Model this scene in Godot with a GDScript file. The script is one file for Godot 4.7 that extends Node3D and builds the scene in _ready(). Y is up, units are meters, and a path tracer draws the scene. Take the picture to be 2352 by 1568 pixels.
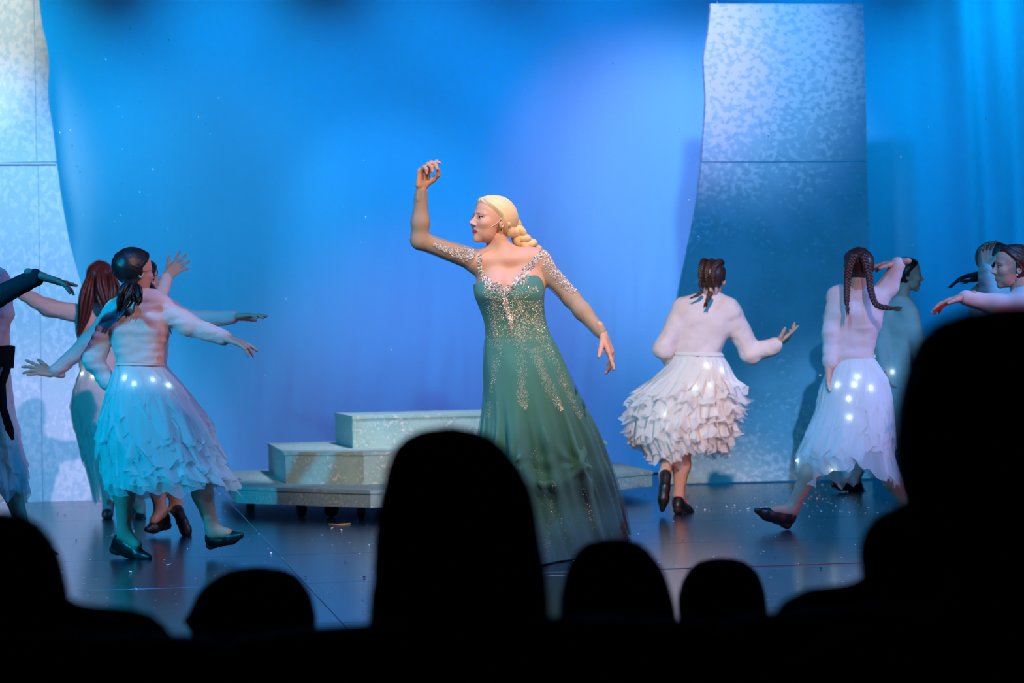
extends Node3D
# A stage seen from the stalls: painted flats, a blue cloth, a rolling stepped platform, dancers, a singer, and the dark audience in front.

const W := 2352.0
const H := 1568.0
const FPX := 5600.0
const EYE := Vector3(0, 0.93, 0)
var cr: Vector3   # camera right
var cu: Vector3   # camera up
var cf: Vector3   # camera forward
var mats := {}
var names := {}
var rng := RandomNumberGenerator.new()
var noi := FastNoiseLite.new()
var zflat := 0.0
var zcyc := 0.0

func _ready() -> void:
	lens_axes()
	rng.seed = 4
	noi.seed = 2
	noi.frequency = 0.5
	noi.fractal_octaves = 3
	zflat = -18.0
	zcyc = -19.9
	# camera
	var cam := Camera3D.new()
	cam.name = "camera"
	cam.fov = rad_to_deg(2.0 * atan(H / 2 / FPX))
	cam.near = 0.05
	cam.far = 80.0
	var at := CameraAttributesPhysical.new()
	at.frustum_focal_length = 85.0
	at.exposure_aperture = 3.4
	at.frustum_focus_distance = 11.5
	add_child(cam)
	cam.transform = Transform3D(Basis(cr, cu, -cf), EYE)
	cam.attributes = at
	cam.fov = rad_to_deg(2.0 * atan(H / 2 / FPX))
	cam.current = true
	# the house is dark: no sky
	var env := Environment.new()
	env.background_mode = Environment.BG_COLOR
	env.background_color = Color.BLACK
	env.tonemap_mode = Environment.TONE_MAPPER_LINEAR
	env.tonemap_exposure = 1.0
	env.sdfgi_enabled = true
	env.ssao_enabled = true
	env.ssil_enabled = true
	var we := WorldEnvironment.new()
	we.name = "environment"
	we.environment = env
	add_child(we)
	materials()
	lights()
	structure()
	flats()
	platform()
	singer()
	dancers()
	audience()
	snow()

# ------------------------------------------------------------------ pixels to places
func lens_axes() -> void:
	var yaw := deg_to_rad(9.4)
	var pitch := atan((838.0 - H / 2) / FPX)
	var roll := deg_to_rad(1.0)
	cf = Vector3(sin(yaw) * cos(pitch), sin(pitch), -cos(yaw) * cos(pitch))
	var r0 := cf.cross(Vector3.UP).normalized()
	var u0 := r0.cross(cf)
	cr = r0 * cos(roll) - u0 * sin(roll)
	cu = u0 * cos(roll) + r0 * sin(roll)

func ray(px: float, py: float) -> Vector3:
	return cf + cr * ((px - W / 2) / FPX) - cu * ((py - H / 2) / FPX)

func P(px: float, py: float, d: float) -> Vector3:      # a pixel at a depth along the lens axis
	return EYE + ray(px, py) * d

func PY(px: float, py: float, y: float) -> Vector3:     # a pixel on a level plane
	var r := ray(px, py)
	return EYE + r * ((y - EYE.y) / r.y)

func PZ(px: float, py: float, z: float) -> Vector3:     # a pixel on an upright plane across the stage
	var r := ray(px, py)
	return EYE + r * ((z - EYE.z) / r.z)

func pix(p: Vector3) -> Vector2:
	var q := p - EYE
	var d := q.dot(cf)
	return Vector2(W / 2 + q.dot(cr) / d * FPX, H / 2 - q.dot(cu) / d * FPX)

# ------------------------------------------------------------------ meshes
class MB:
	var v := PackedVector3Array()
	var i := PackedInt32Array()
	var c := PackedColorArray()
	var uv := PackedVector2Array()
	var colored := false
	func vert(p: Vector3, col := Color.WHITE, t := Vector2.ZERO) -> int:
		v.push_back(p)
		c.push_back(col)
		uv.push_back(t)
		return v.size() - 1
	func tri(a: int, b: int, d: int) -> void:
		i.push_back(a)
		i.push_back(b)
		i.push_back(d)
	func quad(a: int, b: int, d: int, e: int) -> void:
		tri(a, b, d)
		tri(a, d, e)
	func normals() -> PackedVector3Array:
		var n := PackedVector3Array()
		n.resize(v.size())
		var k := 0
		while k < i.size():
			var a := i[k]
			var b := i[k + 1]
			var d := i[k + 2]
			var g := (v[d] - v[a]).cross(v[b] - v[a])
			n[a] += g
			n[b] += g
			n[d] += g
			k += 3
		for q in n.size():
			n[q] = n[q].normalized() if n[q].length_squared() > 1e-20 else Vector3.UP
		return n
	func mesh(shift := Vector3.ZERO) -> ArrayMesh:
		var a := []
		a.resize(Mesh.ARRAY_MAX)
		a[Mesh.ARRAY_NORMAL] = normals()
		var w := PackedVector3Array()
		w.resize(v.size())
		for q in v.size():
			w[q] = v[q] - shift
		a[Mesh.ARRAY_VERTEX] = w
		a[Mesh.ARRAY_INDEX] = i
		a[Mesh.ARRAY_TEX_UV] = uv
		if colored:
			a[Mesh.ARRAY_COLOR] = c
		var m := ArrayMesh.new()
		m.add_surface_from_arrays(Mesh.PRIMITIVE_TRIANGLES, a)
		return m

# A polygonal prism with flat faces: outline (in order), extruded by the vector e. Winding is set so that faces look outward.
func prism(mb: MB, pts: PackedVector3Array, e: Vector3) -> void:
	var n := pts.size()
	var nor := Vector3.ZERO
	for k in n:
		nor += (pts[k] - pts[0]).cross(pts[(k + 1) % n] - pts[0])
	nor = nor.normalized()
	var ax := (pts[1] - pts[0]).normalized()
	var ay := nor.cross(ax)
	var flat := PackedVector2Array()
	for p in pts:
		flat.push_back(Vector2((p - pts[0]).dot(ax), (p - pts[0]).dot(ay)))
	var t := Geometry2D.triangulate_polygon(flat)
	var mid := Vector3.ZERO
	for p in pts:
		mid += p / n
	mid += e * 0.5
	for side in 2:
		var o := e * float(side)
		var want := nor if (e.dot(nor) > 0) == (side == 1) else -nor
		for k in range(0, t.size(), 3):
			face3(mb, pts[t[k]] + o, pts[t[k + 1]] + o, pts[t[k + 2]] + o, want)
	var area := 0.0
	for k in n:
		area += flat[k].cross(flat[(k + 1) % n])
	for k in n:
		var a := pts[k]
		var b := pts[(k + 1) % n]
		var out := (b - a).cross(nor) * signf(area)
		face3(mb, a, b, b + e, out)
		face3(mb, a, b + e, a + e, out)

func face3(mb: MB, a: Vector3, b: Vector3, c: Vector3, want: Vector3) -> void:
	var p := mb.vert(a)
	var q := mb.vert(b)
	var r := mb.vert(c)
	if (c - a).cross(b - a).dot(want) >= 0:
		mb.tri(p, q, r)
	else:
		mb.tri(p, r, q)

# A box with chamfered edges, in the frame t.
func box(mb: MB, t: Transform3D, size: Vector3, bev := 0.0) -> void:
	var h := size * 0.5
	bev = minf(bev, minf(h.x, minf(h.y, h.z)) * 0.9)
	var c := h - Vector3.ONE * bev
	for ax in 3:
		for s in [-1.0, 1.0]:
			var u := (ax + 1) % 3
			var w := (ax + 2) % 3
			var q := []
			for k in [[-1, -1], [1, -1], [1, 1], [-1, 1]]:
				var p := Vector3.ZERO
				p[ax] = h[ax] * s
				p[u] = c[u] * k[0]
				p[w] = c[w] * k[1]
				q.append(t * p)
			var o := Vector3.ZERO
			o[ax] = s
			o = t.basis * o
			face3(mb, q[0], q[1], q[2], o)
			face3(mb, q[0], q[2], q[3], o)
	if bev <= 0.0:
		return
	for ax in 3:
		var u := (ax + 1) % 3
		var w := (ax + 2) % 3
		for su in [-1.0, 1.0]:
			for sw in [-1.0, 1.0]:
				var q := []
				for e in [-1.0, 1.0]:
					for first in [true, false]:
						var p := Vector3.ZERO
						p[ax] = c[ax] * e
						p[u] = (h[u] if first else c[u]) * su
						p[w] = (c[w] if first else h[w]) * sw
						q.append(t * p)
				var o := Vector3.ZERO
				o[u] = su
				o[w] = sw
				o = t.basis * o
				face3(mb, q[0], q[1], q[3], o)
				face3(mb, q[0], q[3], q[2], o)
	for sx in [-1.0, 1.0]:
		for sy in [-1.0, 1.0]:
			for sz in [-1.0, 1.0]:
				var g := Vector3(sx, sy, sz)
				face3(mb, t * (g * Vector3(h.x, c.y, c.z)), t * (g * Vector3(c.x, h.y, c.z)), t * (g * Vector3(c.x, c.y, h.z)), t.basis * g)

# A grid of points, nu by nv (row after row), as one sheet.
func sheet(mb: MB, pts: PackedVector3Array, nu: int, nv: int, cols = null, flip := false, closed := false) -> void:
	var b := mb.v.size()
	for k in pts.size():
		mb.vert(pts[k], cols[k] if cols != null else Color.WHITE, Vector2(float(k % nu) / (nu - 1), float(k / nu) / (nv - 1)))
	for j in nv - 1:
		for i in (nu if closed else nu - 1):
			var i2 := (i + 1) % nu
			var p := b + j * nu + i
			var q := b + j * nu + i2
			var r := q + nu
			var s := p + nu
			if flip:
				mb.quad(p, s, r, q)
			else:
				mb.quad(p, q, r, s)

func tube(mb: MB, pts: PackedVector3Array, radii: PackedFloat32Array, sides := 8, col := Color.WHITE) -> void:
	var n := pts.size()
	var up := Vector3.UP
	var b := mb.v.size()
	for k in n:
		var t := (pts[mini(k + 1, n - 1)] - pts[maxi(k - 1, 0)]).normalized()
		if absf(t.dot(up)) > 0.95:
			up = Vector3(1, 0.1, 0.2).normalized()
		var s := t.cross(up).normalized()
		up = s.cross(t)
		for q in sides:
			var a := TAU * q / sides
			mb.vert(pts[k] + (s * cos(a) + up * sin(a)) * radii[k], col, Vector2(float(q) / sides, float(k) / (n - 1)))
	for k in n - 1:
		for q in sides:
			var q2 := (q + 1) % sides
			mb.quad(b + k * sides + q, b + k * sides + q2, b + (k + 1) * sides + q2, b + (k + 1) * sides + q)
	for e in 2:
		var k := 0 if e == 0 else n - 1
		var c := mb.vert(pts[k], col)
		for q in sides:
			var q2 := (q + 1) % sides
			if e == 0:
				mb.tri(c, b + q2, b + q)
			else:
				mb.tri(c, b + k * sides + q, b + k * sides + q2)

func lathe(mb: MB, t: Transform3D, prof: Array, sides := 20) -> void:   # prof: [[radius, y], ...] from the bottom up
	var pts := PackedVector3Array()
	for p in prof:
		for q in sides:
			var a := TAU * q / sides
			pts.push_back(t * Vector3(cos(a) * p[0], p[1], sin(a) * p[0]))
	sheet(mb, pts, sides, prof.size(), null, false, true)

# ------------------------------------------------------------------ smooth bodies: capsules joined with a smooth minimum, meshed as surface nets
# bone: [a, b, ra, rb] or [a, b, ra, rb, flat direction, flatness]
func bone(a: Vector3, b: Vector3, ra: float, rb: float, fd := Vector3.ZERO, fl := 1.0) -> Array:
	return [a, b, ra, rb, fd, fl]

func blob(mb: MB, bones: Array, cell: float, k: float, inflate := 0.0, col := Color.WHITE, rough := 0.0, stretch := Vector3.ONE) -> void:
	var lo := Vector3.INF
	var hi := -Vector3.INF
	for bn in bones:
		var m: float = maxf(bn[2], bn[3]) + inflate + cell * 3
		for e in 2:
			var p: Vector3 = bn[e]
			lo = lo.min(p - Vector3.ONE * m)
			hi = hi.max(p + Vector3.ONE * m)
	var nx := int((hi.x - lo.x) / cell) + 2
	var ny := int((hi.y - lo.y) / cell) + 2
	var nz := int((hi.z - lo.z) / cell) + 2
	var f := PackedFloat32Array()
	f.resize(nx * ny * nz)
	f.fill(1.0)
	var sy := nx
	var sz := nx * ny
	for bn in bones:
		var a: Vector3 = bn[0]
		var b: Vector3 = bn[1]
		var ra: float = bn[2] + inflate
		var rb: float = bn[3] + inflate
		var fd: Vector3 = bn[4]
		var fl: float = bn[5]
		var ex: float = 1.0 / fl - 1.0
		var flat := fl < 0.999
		var m := maxf(ra, rb) + maxf(k, cell * 2)
		var l := a.min(b) - Vector3.ONE * m
		var h := a.max(b) + Vector3.ONE * m
		var x0 := maxi(0, int((l.x - lo.x) / cell))
		var x1 := mini(nx - 1, int((h.x - lo.x) / cell) + 1)
		var y0 := maxi(0, int((l.y - lo.y) / cell))
		var y1 := mini(ny - 1, int((h.y - lo.y) / cell) + 1)
		var z0 := maxi(0, int((l.z - lo.z) / cell))
		var z1 := mini(nz - 1, int((h.z - lo.z) / cell) + 1)
		var ab := b - a
		if flat:
			ab += fd * (ab.dot(fd) * ex)
		var ll := ab.length_squared()
		var inv := 1.0 / ll if ll > 1e-10 else 0.0
		for z in range(z0, z1 + 1):
			for y in range(y0, y1 + 1):
				var at := z * sz + y * sy
				var base := Vector3(lo.x, lo.y + y * cell, lo.z + z * cell) - a
				for x in range(x0, x1 + 1):
					var p := base
					p.x += x * cell
					if flat:
						p += fd * (p.dot(fd) * ex)
					var t := clampf(p.dot(ab) * inv, 0.0, 1.0)
					var d := (p - ab * t).length() - (ra + (rb - ra) * t)
					var o := f[at + x]
					var g := k - absf(o - d)
					f[at + x] = minf(o, d) - (g * g / k * 0.25 if g > 0.0 else 0.0)
	var vid := PackedInt32Array()
	vid.resize(f.size())
	vid.fill(-1)
	var start := mb.v.size()
	var cells := PackedInt32Array()
	var lim := cell * 4.0
	var step := PackedInt32Array([0, 1, sy, sy + 1, sz, sz + 1, sz + sy, sz + sy + 1])
	var edges := [0, 1, 2, 3, 4, 5, 6, 7, 0, 2, 1, 3, 4, 6, 5, 7, 0, 4, 1, 5, 2, 6, 3, 7]
	var off := PackedVector3Array()
	for q in 8:
		off.push_back(Vector3(q & 1, (q >> 1) & 1, q >> 2))
	for z in nz - 1:
		for y in ny - 1:
			var at := z * sz + y * sy
			for x in nx - 1:
				var here := at + x
				var f0 := f[here]
				if f0 > lim or f0 < -lim:
					continue
				var neg := 0
				for q in 8:
					if f[here + step[q]] < 0.0:
						neg += 1
				if neg == 0 or neg == 8:
					continue
				var sum := Vector3.ZERO
				var cnt := 0
				for e in range(0, 24, 2):
					var e0: int = edges[e]
					var e1: int = edges[e + 1]
					var va := f[here + step[e0]]
					var vb := f[here + step[e1]]
					if (va < 0.0) != (vb < 0.0):
						sum += off[e0].lerp(off[e1], va / (va - vb))
						cnt += 1
				vid[here] = mb.vert(lo + (Vector3(x, y, z) + sum / cnt) * cell, col)
				cells.push_back(here)
	for here in cells:
		var ins := f[here] < 0.0
		for ax in 3:
			var s1: int = [1, sy, sz][ax]
			var s2: int = [sy, sz, 1][ax]
			var s3: int = [sz, 1, sy][ax]
			if (f[here + s1] < 0.0) == ins:
				continue
			var a := vid[here]
			var b := vid[here - s2] if here >= s2 else -1
			var c := vid[here - s2 - s3] if here >= s2 + s3 else -1
			var d := vid[here - s3] if here >= s3 else -1
			if a < 0 or b < 0 or c < 0 or d < 0:
				continue
			if ins:
				mb.quad(a, d, c, b)
			else:
				mb.quad(a, b, c, d)
	if rough > 0.0:
		var n := mb.normals()
		for q in range(start, mb.v.size()):
			mb.v[q] += n[q] * rough * (noi.get_noise_3dv(mb.v[q] * stretch) * 1.2 + 0.25)

# ------------------------------------------------------------------ nodes and names
func numbered(called: String) -> String:
	names[called] = names.get(called, -1) + 1
	return called if names[called] == 0 else "%s_%03d" % [called, names[called]]

func thing(called: String, label: String, category: String, at := Vector3.ZERO, group := "") -> Node3D:
	var o := Node3D.new()
	o.name = numbered(called)
	add_child(o)
	o.position = at
	o.set_meta("label", label)
	o.set_meta("category", category)
	if group:
		o.set_meta("group", group)
	return o

func origin_of(n: Node) -> Vector3:
	var s := Vector3.ZERO
	while n is Node3D and n != self:
		s += n.position
		n = n.get_parent()
	return s

func part(called: String, mb: MB, m: Material, parent: Node, kind := "", label := "") -> MeshInstance3D:
	var o := MeshInstance3D.new()
	o.name = called if parent != self else numbered(called)
	o.mesh = mb.mesh(origin_of(parent))
	o.mesh.surface_set_material(0, m)
	parent.add_child(o, true)
	if kind:
		o.set_meta("kind", kind)
	if label:
		o.set_meta("label", label)
	return o

func struct(called: String) -> Node3D:
	var o := Node3D.new()
	o.name = called
	add_child(o)
	o.set_meta("kind", "structure")
	return o

# ------------------------------------------------------------------ materials
func lin(r: float, g: float, b: float, a := 1.0) -> Color:
	var c := Color(r, g, b).linear_to_srgb()
	c.a = a
	return c

func mat(called: String, c: Color, rough := 0.8, metal := 0.0, spec := 0.5) -> StandardMaterial3D:
	if mats.has(called):
		return mats[called]
	var m := StandardMaterial3D.new()
	m.resource_name = called
	m.albedo_color = c
	m.roughness = rough
	m.metallic = metal
	m.metallic_specular = spec
	mats[called] = m
	return m

func cloth_mat(called: String, c: Color, alpha: float, back := 0.4) -> StandardMaterial3D:
	if mats.has(called):
		return mats[called]
	var m := mat(called, c, 0.9, 0.0, 0.2)
	if alpha < 1.0:
		m.transparency = BaseMaterial3D.TRANSPARENCY_ALPHA
		m.albedo_color.a = alpha
	if back > 0.0:
		m.backlight_enabled = true
		m.backlight = Color(back, back, back)
	m.cull_mode = BaseMaterial3D.CULL_DISABLED
	return m

func grain(m: StandardMaterial3D, freq: float, scale_cm: float, size := 256, uvs := 1.0) -> void:   # fine relief
	var n := FastNoiseLite.new()
	n.seed = 11
	n.frequency = freq
	n.fractal_octaves = 4
	var t := NoiseTexture2D.new()
	t.width = size
	t.height = size
	t.seamless = true
	t.noise = n
	m.heightmap_enabled = true
	m.heightmap_texture = t
	m.heightmap_scale = scale_cm
	m.uv1_triplanar = true
	m.uv1_world_triplanar = true
	m.uv1_scale = Vector3.ONE * uvs

# ------------------------------------------------------------------ people: hands, heads, hair
func frame(fwd: Vector3, up: Vector3) -> Basis:      # x side, y up, z forward (the way the face looks)
	var z := fwd.normalized()
	var x := up.cross(z).normalized()
	return Basis(x, z.cross(x), z)

# d: from the wrist to the fingers; n: the way the palm faces; thumb: +1 or -1 for the side of d x n where the thumb is
func hand(mb: MB, wrist: Vector3, d: Vector3, n: Vector3, thumb: float, curls: Array, spread := 0.12, sc := 1.0, cell := 0.0045, col := Color.WHITE) -> void:
	d = d.normalized()
	n = (n - d * n.dot(d)).normalized()
	var s := d.cross(n) * thumb
	var bn := []
	var kx := [0.029, 0.010, -0.009, -0.027]
	var ky := [0.086, 0.090, 0.085, 0.076]
	var seg := [[0.042, 0.026, 0.021], [0.046, 0.030, 0.022], [0.042, 0.028, 0.021], [0.033, 0.021, 0.018]]
	bn.append(bone(wrist - d * 0.05 * sc, wrist + d * 0.012 * sc, 0.024 * sc, 0.024 * sc, n, 0.8))
	for f in 4:
		var root: Vector3 = wrist + (s * kx[f] * 0.75 + d * 0.012) * sc
		var kn: Vector3 = wrist + (s * kx[f] + d * ky[f]) * sc
		bn.append(bone(root, kn, 0.016 * sc, 0.0125 * sc))
		var out: float = -spread * (1.5 - f) * -1.0
		var dir: Vector3 = (d + s * out).normalized()
		var curl: float = curls[f]
		var p := kn
		for g in 3:
			var ang: float = curl * [0.8, 1.9, 2.6][g]
			var to: Vector3 = dir * cos(ang) + n * sin(ang)
			var q: Vector3 = p + to * seg[f][g] * sc
			bn.append(bone(p, q, (0.0098 - g * 0.0008) * sc, (0.0090 - g * 0.0010) * sc))
			p = q
	var tb: Vector3 = wrist + (s * 0.020 + d * 0.022 + n * 0.006) * sc
	var tc: float = curls[4]
	var p2 := tb
	for g in 3:
		var to: Vector3 = (s * cos(tc * (0.5 + g * 0.35)) * 0.75 + d * (0.75 + 0.12 * g) + n * sin(tc * (0.6 + g * 0.4))).normalized()
		var q: Vector3 = p2 + to * [0.042, 0.034, 0.027][g] * sc
		bn.append(bone(p2, q, [0.0165, 0.0125, 0.0105][g] * sc, [0.0125, 0.0105, 0.0085][g] * sc))
		p2 = q
	blob(mb, bn, cell, 0.008 * sc, 0.0, col)

func ell(p: Vector3, c: Vector3, r: Vector3) -> float:
	var q := (p - c) / r
	var k0 := q.length()
	var k1 := (q / r).length()
	return k0 * (k0 - 1.0) / maxf(k1, 1e-5)

func cap(p: Vector3, a: Vector3, b: Vector3, ra: float, rb: float) -> float:
	var ab := b - a
	var t := clampf((p - a).dot(ab) / ab.length_squared(), 0.0, 1.0)
	return (p - a - ab * t).length() - lerpf(ra, rb, t)

func smin(a: float, b: float, k: float) -> float:
	var g := maxf(k - absf(a - b), 0.0) / k
	return minf(a, b) - g * g * k * 0.25

# A head of height 1 (chin to crown), origin at the middle, eyes at y 0; face along +z.
func head_sdf(p: Vector3) -> float:
	var q := Vector3(absf(p.x), p.y, p.z)
	var d := ell(q, Vector3(0, 0.13, -0.09), Vector3(0.335, 0.37, 0.43))
	d = smin(d, ell(q, Vector3(0, -0.09, 0.12), Vector3(0.258, 0.34, 0.275)), 0.10)
	d = smin(d, ell(q, Vector3(0, 0.20, 0.12), Vector3(0.25, 0.22, 0.255)), 0.10)
	d = smin(d, ell(q, Vector3(0, -0.30, 0.125), Vector3(0.195, 0.15, 0.215)), 0.10)
	d = smin(d, (q - Vector3(0, -0.425, 0.275)).length() - 0.075, 0.08)
	d = smin(d, (q - Vector3(0.165, -0.10, 0.275)).length() - 0.085, 0.10)
	if p.z > 0.15:
		d = smin(d, cap(q, Vector3(0.04, 0.088, 0.362), Vector3(0.19, 0.080, 0.305), 0.030, 0.026), 0.06)
		d = -smin(-d, (q - Vector3(0.125, 0.0, 0.455)).length() - 0.075, 0.06)
		d = smin(d, cap(q, Vector3(0, 0.03, 0.378), Vector3(0, -0.130, 0.482), 0.023, 0.030), 0.05)
		d = smin(d, cap(q, Vector3(0, -0.138, 0.474), Vector3(0.040, -0.158, 0.408), 0.028, 0.026), 0.03)
		d = smin(d, cap(q, Vector3(0, -0.262, 0.384), Vector3(0.105, -0.278, 0.325), 0.022, 0.010), 0.025)
		d = smin(d, cap(q, Vector3(0, -0.306, 0.376), Vector3(0.090, -0.294, 0.330), 0.026, 0.012), 0.025)
	return d

func head_r(dir: Vector3) -> float:
	var t := 0.75
	for k in 30:
		var d := head_sdf(dir * t)
		if d < 0.0012:
			break
		t -= d * 0.85
	return t

# The head and its hair, both star-shaped about the head's middle. hairline(p) > 0 where hair grows; thick its depth.
func head(mb: MB, hb: MB, mid: Vector3, b: Basis, hh: float, nu: int, nv: int, hairline: Callable, thick: float, skin: Color, lips: Color, brow: Color, ridge := 24.0) -> void:
	var pts := PackedVector3Array()
	var cols := []
	var hp := PackedVector3Array()
	var axis := (Vector3(0, 0.36, 0.30) - Vector3(0, -0.40, -0.42)).normalized()
	var ax1 := axis.cross(Vector3.RIGHT).normalized()
	for j in nv:
		var th := PI * (0.004 + 0.992 * j / (nv - 1))
		for i in nu:
			var ph := TAU * i / nu
			ph -= 0.45 * sin(ph)          # more columns at the face
			var dir := Vector3(sin(th) * sin(ph), cos(th), sin(th) * cos(ph))
			var r := head_r(dir)
			var p := dir * r
			pts.push_back(mid + b * (p * hh))
			var c := skin
			var q := Vector3(absf(p.x), p.y, p.z)
			if p.z > 0.25:
				var lip := minf(cap(q, Vector3(0, -0.264, 0.395), Vector3(0.118, -0.282, 0.325), 0.020, 0.008), cap(q, Vector3(0, -0.306, 0.388), Vector3(0.110, -0.288, 0.328), 0.024, 0.008))
				if lip < 0.004:
					c = lips
				var bw := cap(q, Vector3(0.05, 0.075, 0.40), Vector3(0.20, 0.09, 0.29), 0.016, 0.009)
				if bw < 0.008:
					c = skin.lerp(brow, 0.5)
				var lid := cap(q, Vector3(0.07, 0.004, 0.38), Vector3(0.185, 0.012, 0.31), 0.030, 0.022)
				if lid < 0.012:
					c = skin.lerp(brow, 0.45)
			cols.append(c)
			var hl: float = hairline.call(p)
			var m := smoothstep(-0.03, 0.10, hl)
			var ang := atan2((p - Vector3(0, 0.36, 0.3)).dot(ax1), p.x)
			var strand := noi.get_noise_2d(ang * ridge * 0.5, p.dot(axis) * 1.2) * 0.022 + noi.get_noise_2d(ang * ridge * 1.6 + 50, p.dot(axis) * 1.5) * 0.014
			hp.push_back(mid + b * (dir * (r - 0.05 + m * (0.05 + thick + strand * m)) * hh))
	sheet(mb, pts, nu, nv, cols, false, true)
	sheet(hb, hp, nu, nv, null, false, true)
	# ears
	for s in [-1.0, 1.0]:
		var e := PackedVector3Array()
		var er := PackedFloat32Array()
		for k in 11:
			var a := lerpf(-0.25, 1.55, k / 10.0) * PI
			e.push_back(mid + b * (Vector3(s * (0.315 + 0.028 * (1.0 - cos(a * 0.5))), -0.045 + 0.088 * cos(a), -0.045 - 0.052 * sin(a)) * hh))
			er.push_back((0.020 + 0.008 * absf(cos(a))) * hh)
		tube(mb, e, er, 7, skin)
		tube(mb, PackedVector3Array([mid + b * (Vector3(s * 0.30, 0.02, -0.045) * hh), mid + b * (Vector3(s * 0.325, -0.05, -0.05) * hh), mid + b * (Vector3(s * 0.31, -0.10, -0.035) * hh)]), PackedFloat32Array([0.02 * hh, 0.030 * hh, 0.018 * hh]), 7, skin)

func eyes(par: Node, mid: Vector3, b: Basis, hh: float, skin: Color) -> void:
	for s in [-1.0, 1.0]:
		var mb := MB.new()
		mb.colored = true
		var lids := MB.new()
		lids.colored = true
		var c := mid + b * (Vector3(s * 0.122, 0.0, 0.318) * hh)
		var pts := PackedVector3Array()
		var cols := []
		var lp := PackedVector3Array()
		var lc := []
		for j in 21:
			var th := PI * j / 20.0
			for i in 28:
				var ph := TAU * i / 28.0
				var loc := Vector3(sin(th) * cos(ph), sin(th) * sin(ph), cos(th))
				pts.push_back(c + b * (loc * 0.058 * hh))
				cols.append(Color(0.006, 0.005, 0.005) if th < 0.30 else (Color(0.05, 0.03, 0.02) if th < 0.62 else Color(0.55, 0.52, 0.5)))
				var open: bool = loc.z > 0.0 and loc.y > -0.34 and loc.y < 0.20 - 0.12 * loc.x * s
				lp.push_back(c + b * (loc * (0.052 if open else 0.066) * hh))
				lc.append(Color(0.02, 0.012, 0.01) if open or (loc.y < 0.42 and loc.y > 0.0 and loc.z > 0.0) else skin.lerp(Color(0.10, 0.05, 0.04), 0.35))
		sheet(mb, pts, 28, 21, cols, false, true)
		sheet(lids, lp, 28, 21, lc, false, true)
		part("eye", mb, mats.eye, par)
		part("eyelid", lids, mats.skin, par)

func braid(mb: MB, path: PackedVector3Array, r0: float, r1: float, turns: float, sides := 7) -> void:
	var cv := Curve3D.new()
	cv.bake_interval = 0.005
	for k in path.size():
		var t := (path[mini(k + 1, path.size() - 1)] - path[maxi(k - 1, 0)]) / 6.0
		cv.add_point(path[k], -t, t)
	var ll := cv.get_baked_length()
	var n := int(turns * 10) + 4
	for s in 3:
		var pts := PackedVector3Array()
		var rr := PackedFloat32Array()
		for k in n:
			var u := float(k) / (n - 1)
			var p := cv.sample_baked(u * ll, true)
			var t := (cv.sample_baked(minf(u * ll + 0.01, ll), true) - cv.sample_baked(maxf(u * ll - 0.01, 0.0), true)).normalized()
			var sd := t.cross(cf)
			if sd.length() < 0.1:
				sd = t.cross(cu)
			sd = sd.normalized()
			var dp := t.cross(sd)
			var a := TAU * (u * turns + s / 3.0)
			var r := lerpf(r0, r1, u) * (1.0 if u < 0.93 else 0.8)
			pts.push_back(p + sd * sin(a) * r * 0.62 + dp * sin(2.0 * a) * r * 0.36)
			rr.push_back(r * 0.66)
		tube(mb, pts, rr, sides)
	var e := cv.sample_baked(ll, true)
	var dr := (e - cv.sample_baked(ll - 0.02, true)).normalized()
	for k in 6:          # loose ends under the tie
		var o := Vector3(rng.randf_range(-1, 1), rng.randf_range(-1, 1), rng.randf_range(-1, 1)) * r1 * 0.9
		tube(mb, PackedVector3Array([e - dr * 0.01, e + dr * r1 * 2.0 + o, e + dr * r1 * 4.0 + o * 1.2]), PackedFloat32Array([r1 * 0.5, r1 * 0.45, r1 * 0.08]), 5)

func lock(mb: MB, path: PackedVector3Array, width: float, strands: int, spread := 1.0) -> void:   # a bundle of hair strands along a path
	var cv := Curve3D.new()
	cv.bake_interval = 0.01
	for k in path.size():
		var t := (path[mini(k + 1, path.size() - 1)] - path[maxi(k - 1, 0)]) / 6.0
		cv.add_point(path[k], -t, t)
	var ll := cv.get_baked_length()
	for s in strands:
		var o := Vector3(rng.randf_range(-1, 1), rng.randf_range(-1, 1), rng.randf_range(-1, 1)) * width
		var o2 := o * spread + Vector3(rng.randf_range(-1, 1), rng.randf_range(-1, 1), rng.randf_range(-1, 1)) * width * 0.3
		var pts := PackedVector3Array()
		var rr := PackedFloat32Array()
		var end := rng.randf_range(0.82, 1.0)
		for k in 10:
			var u := k / 9.0 * end
			pts.push_back(cv.sample_baked(u * ll, true) + o.lerp(o2, u) * (0.45 + 0.75 * sin(PI * minf(u * 1.2, 1.0))))
			rr.push_back(width * 0.34 * (1.0 - 0.85 * pow(k / 9.0, 2.5)))
		tube(mb, pts, rr, 5)

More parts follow.
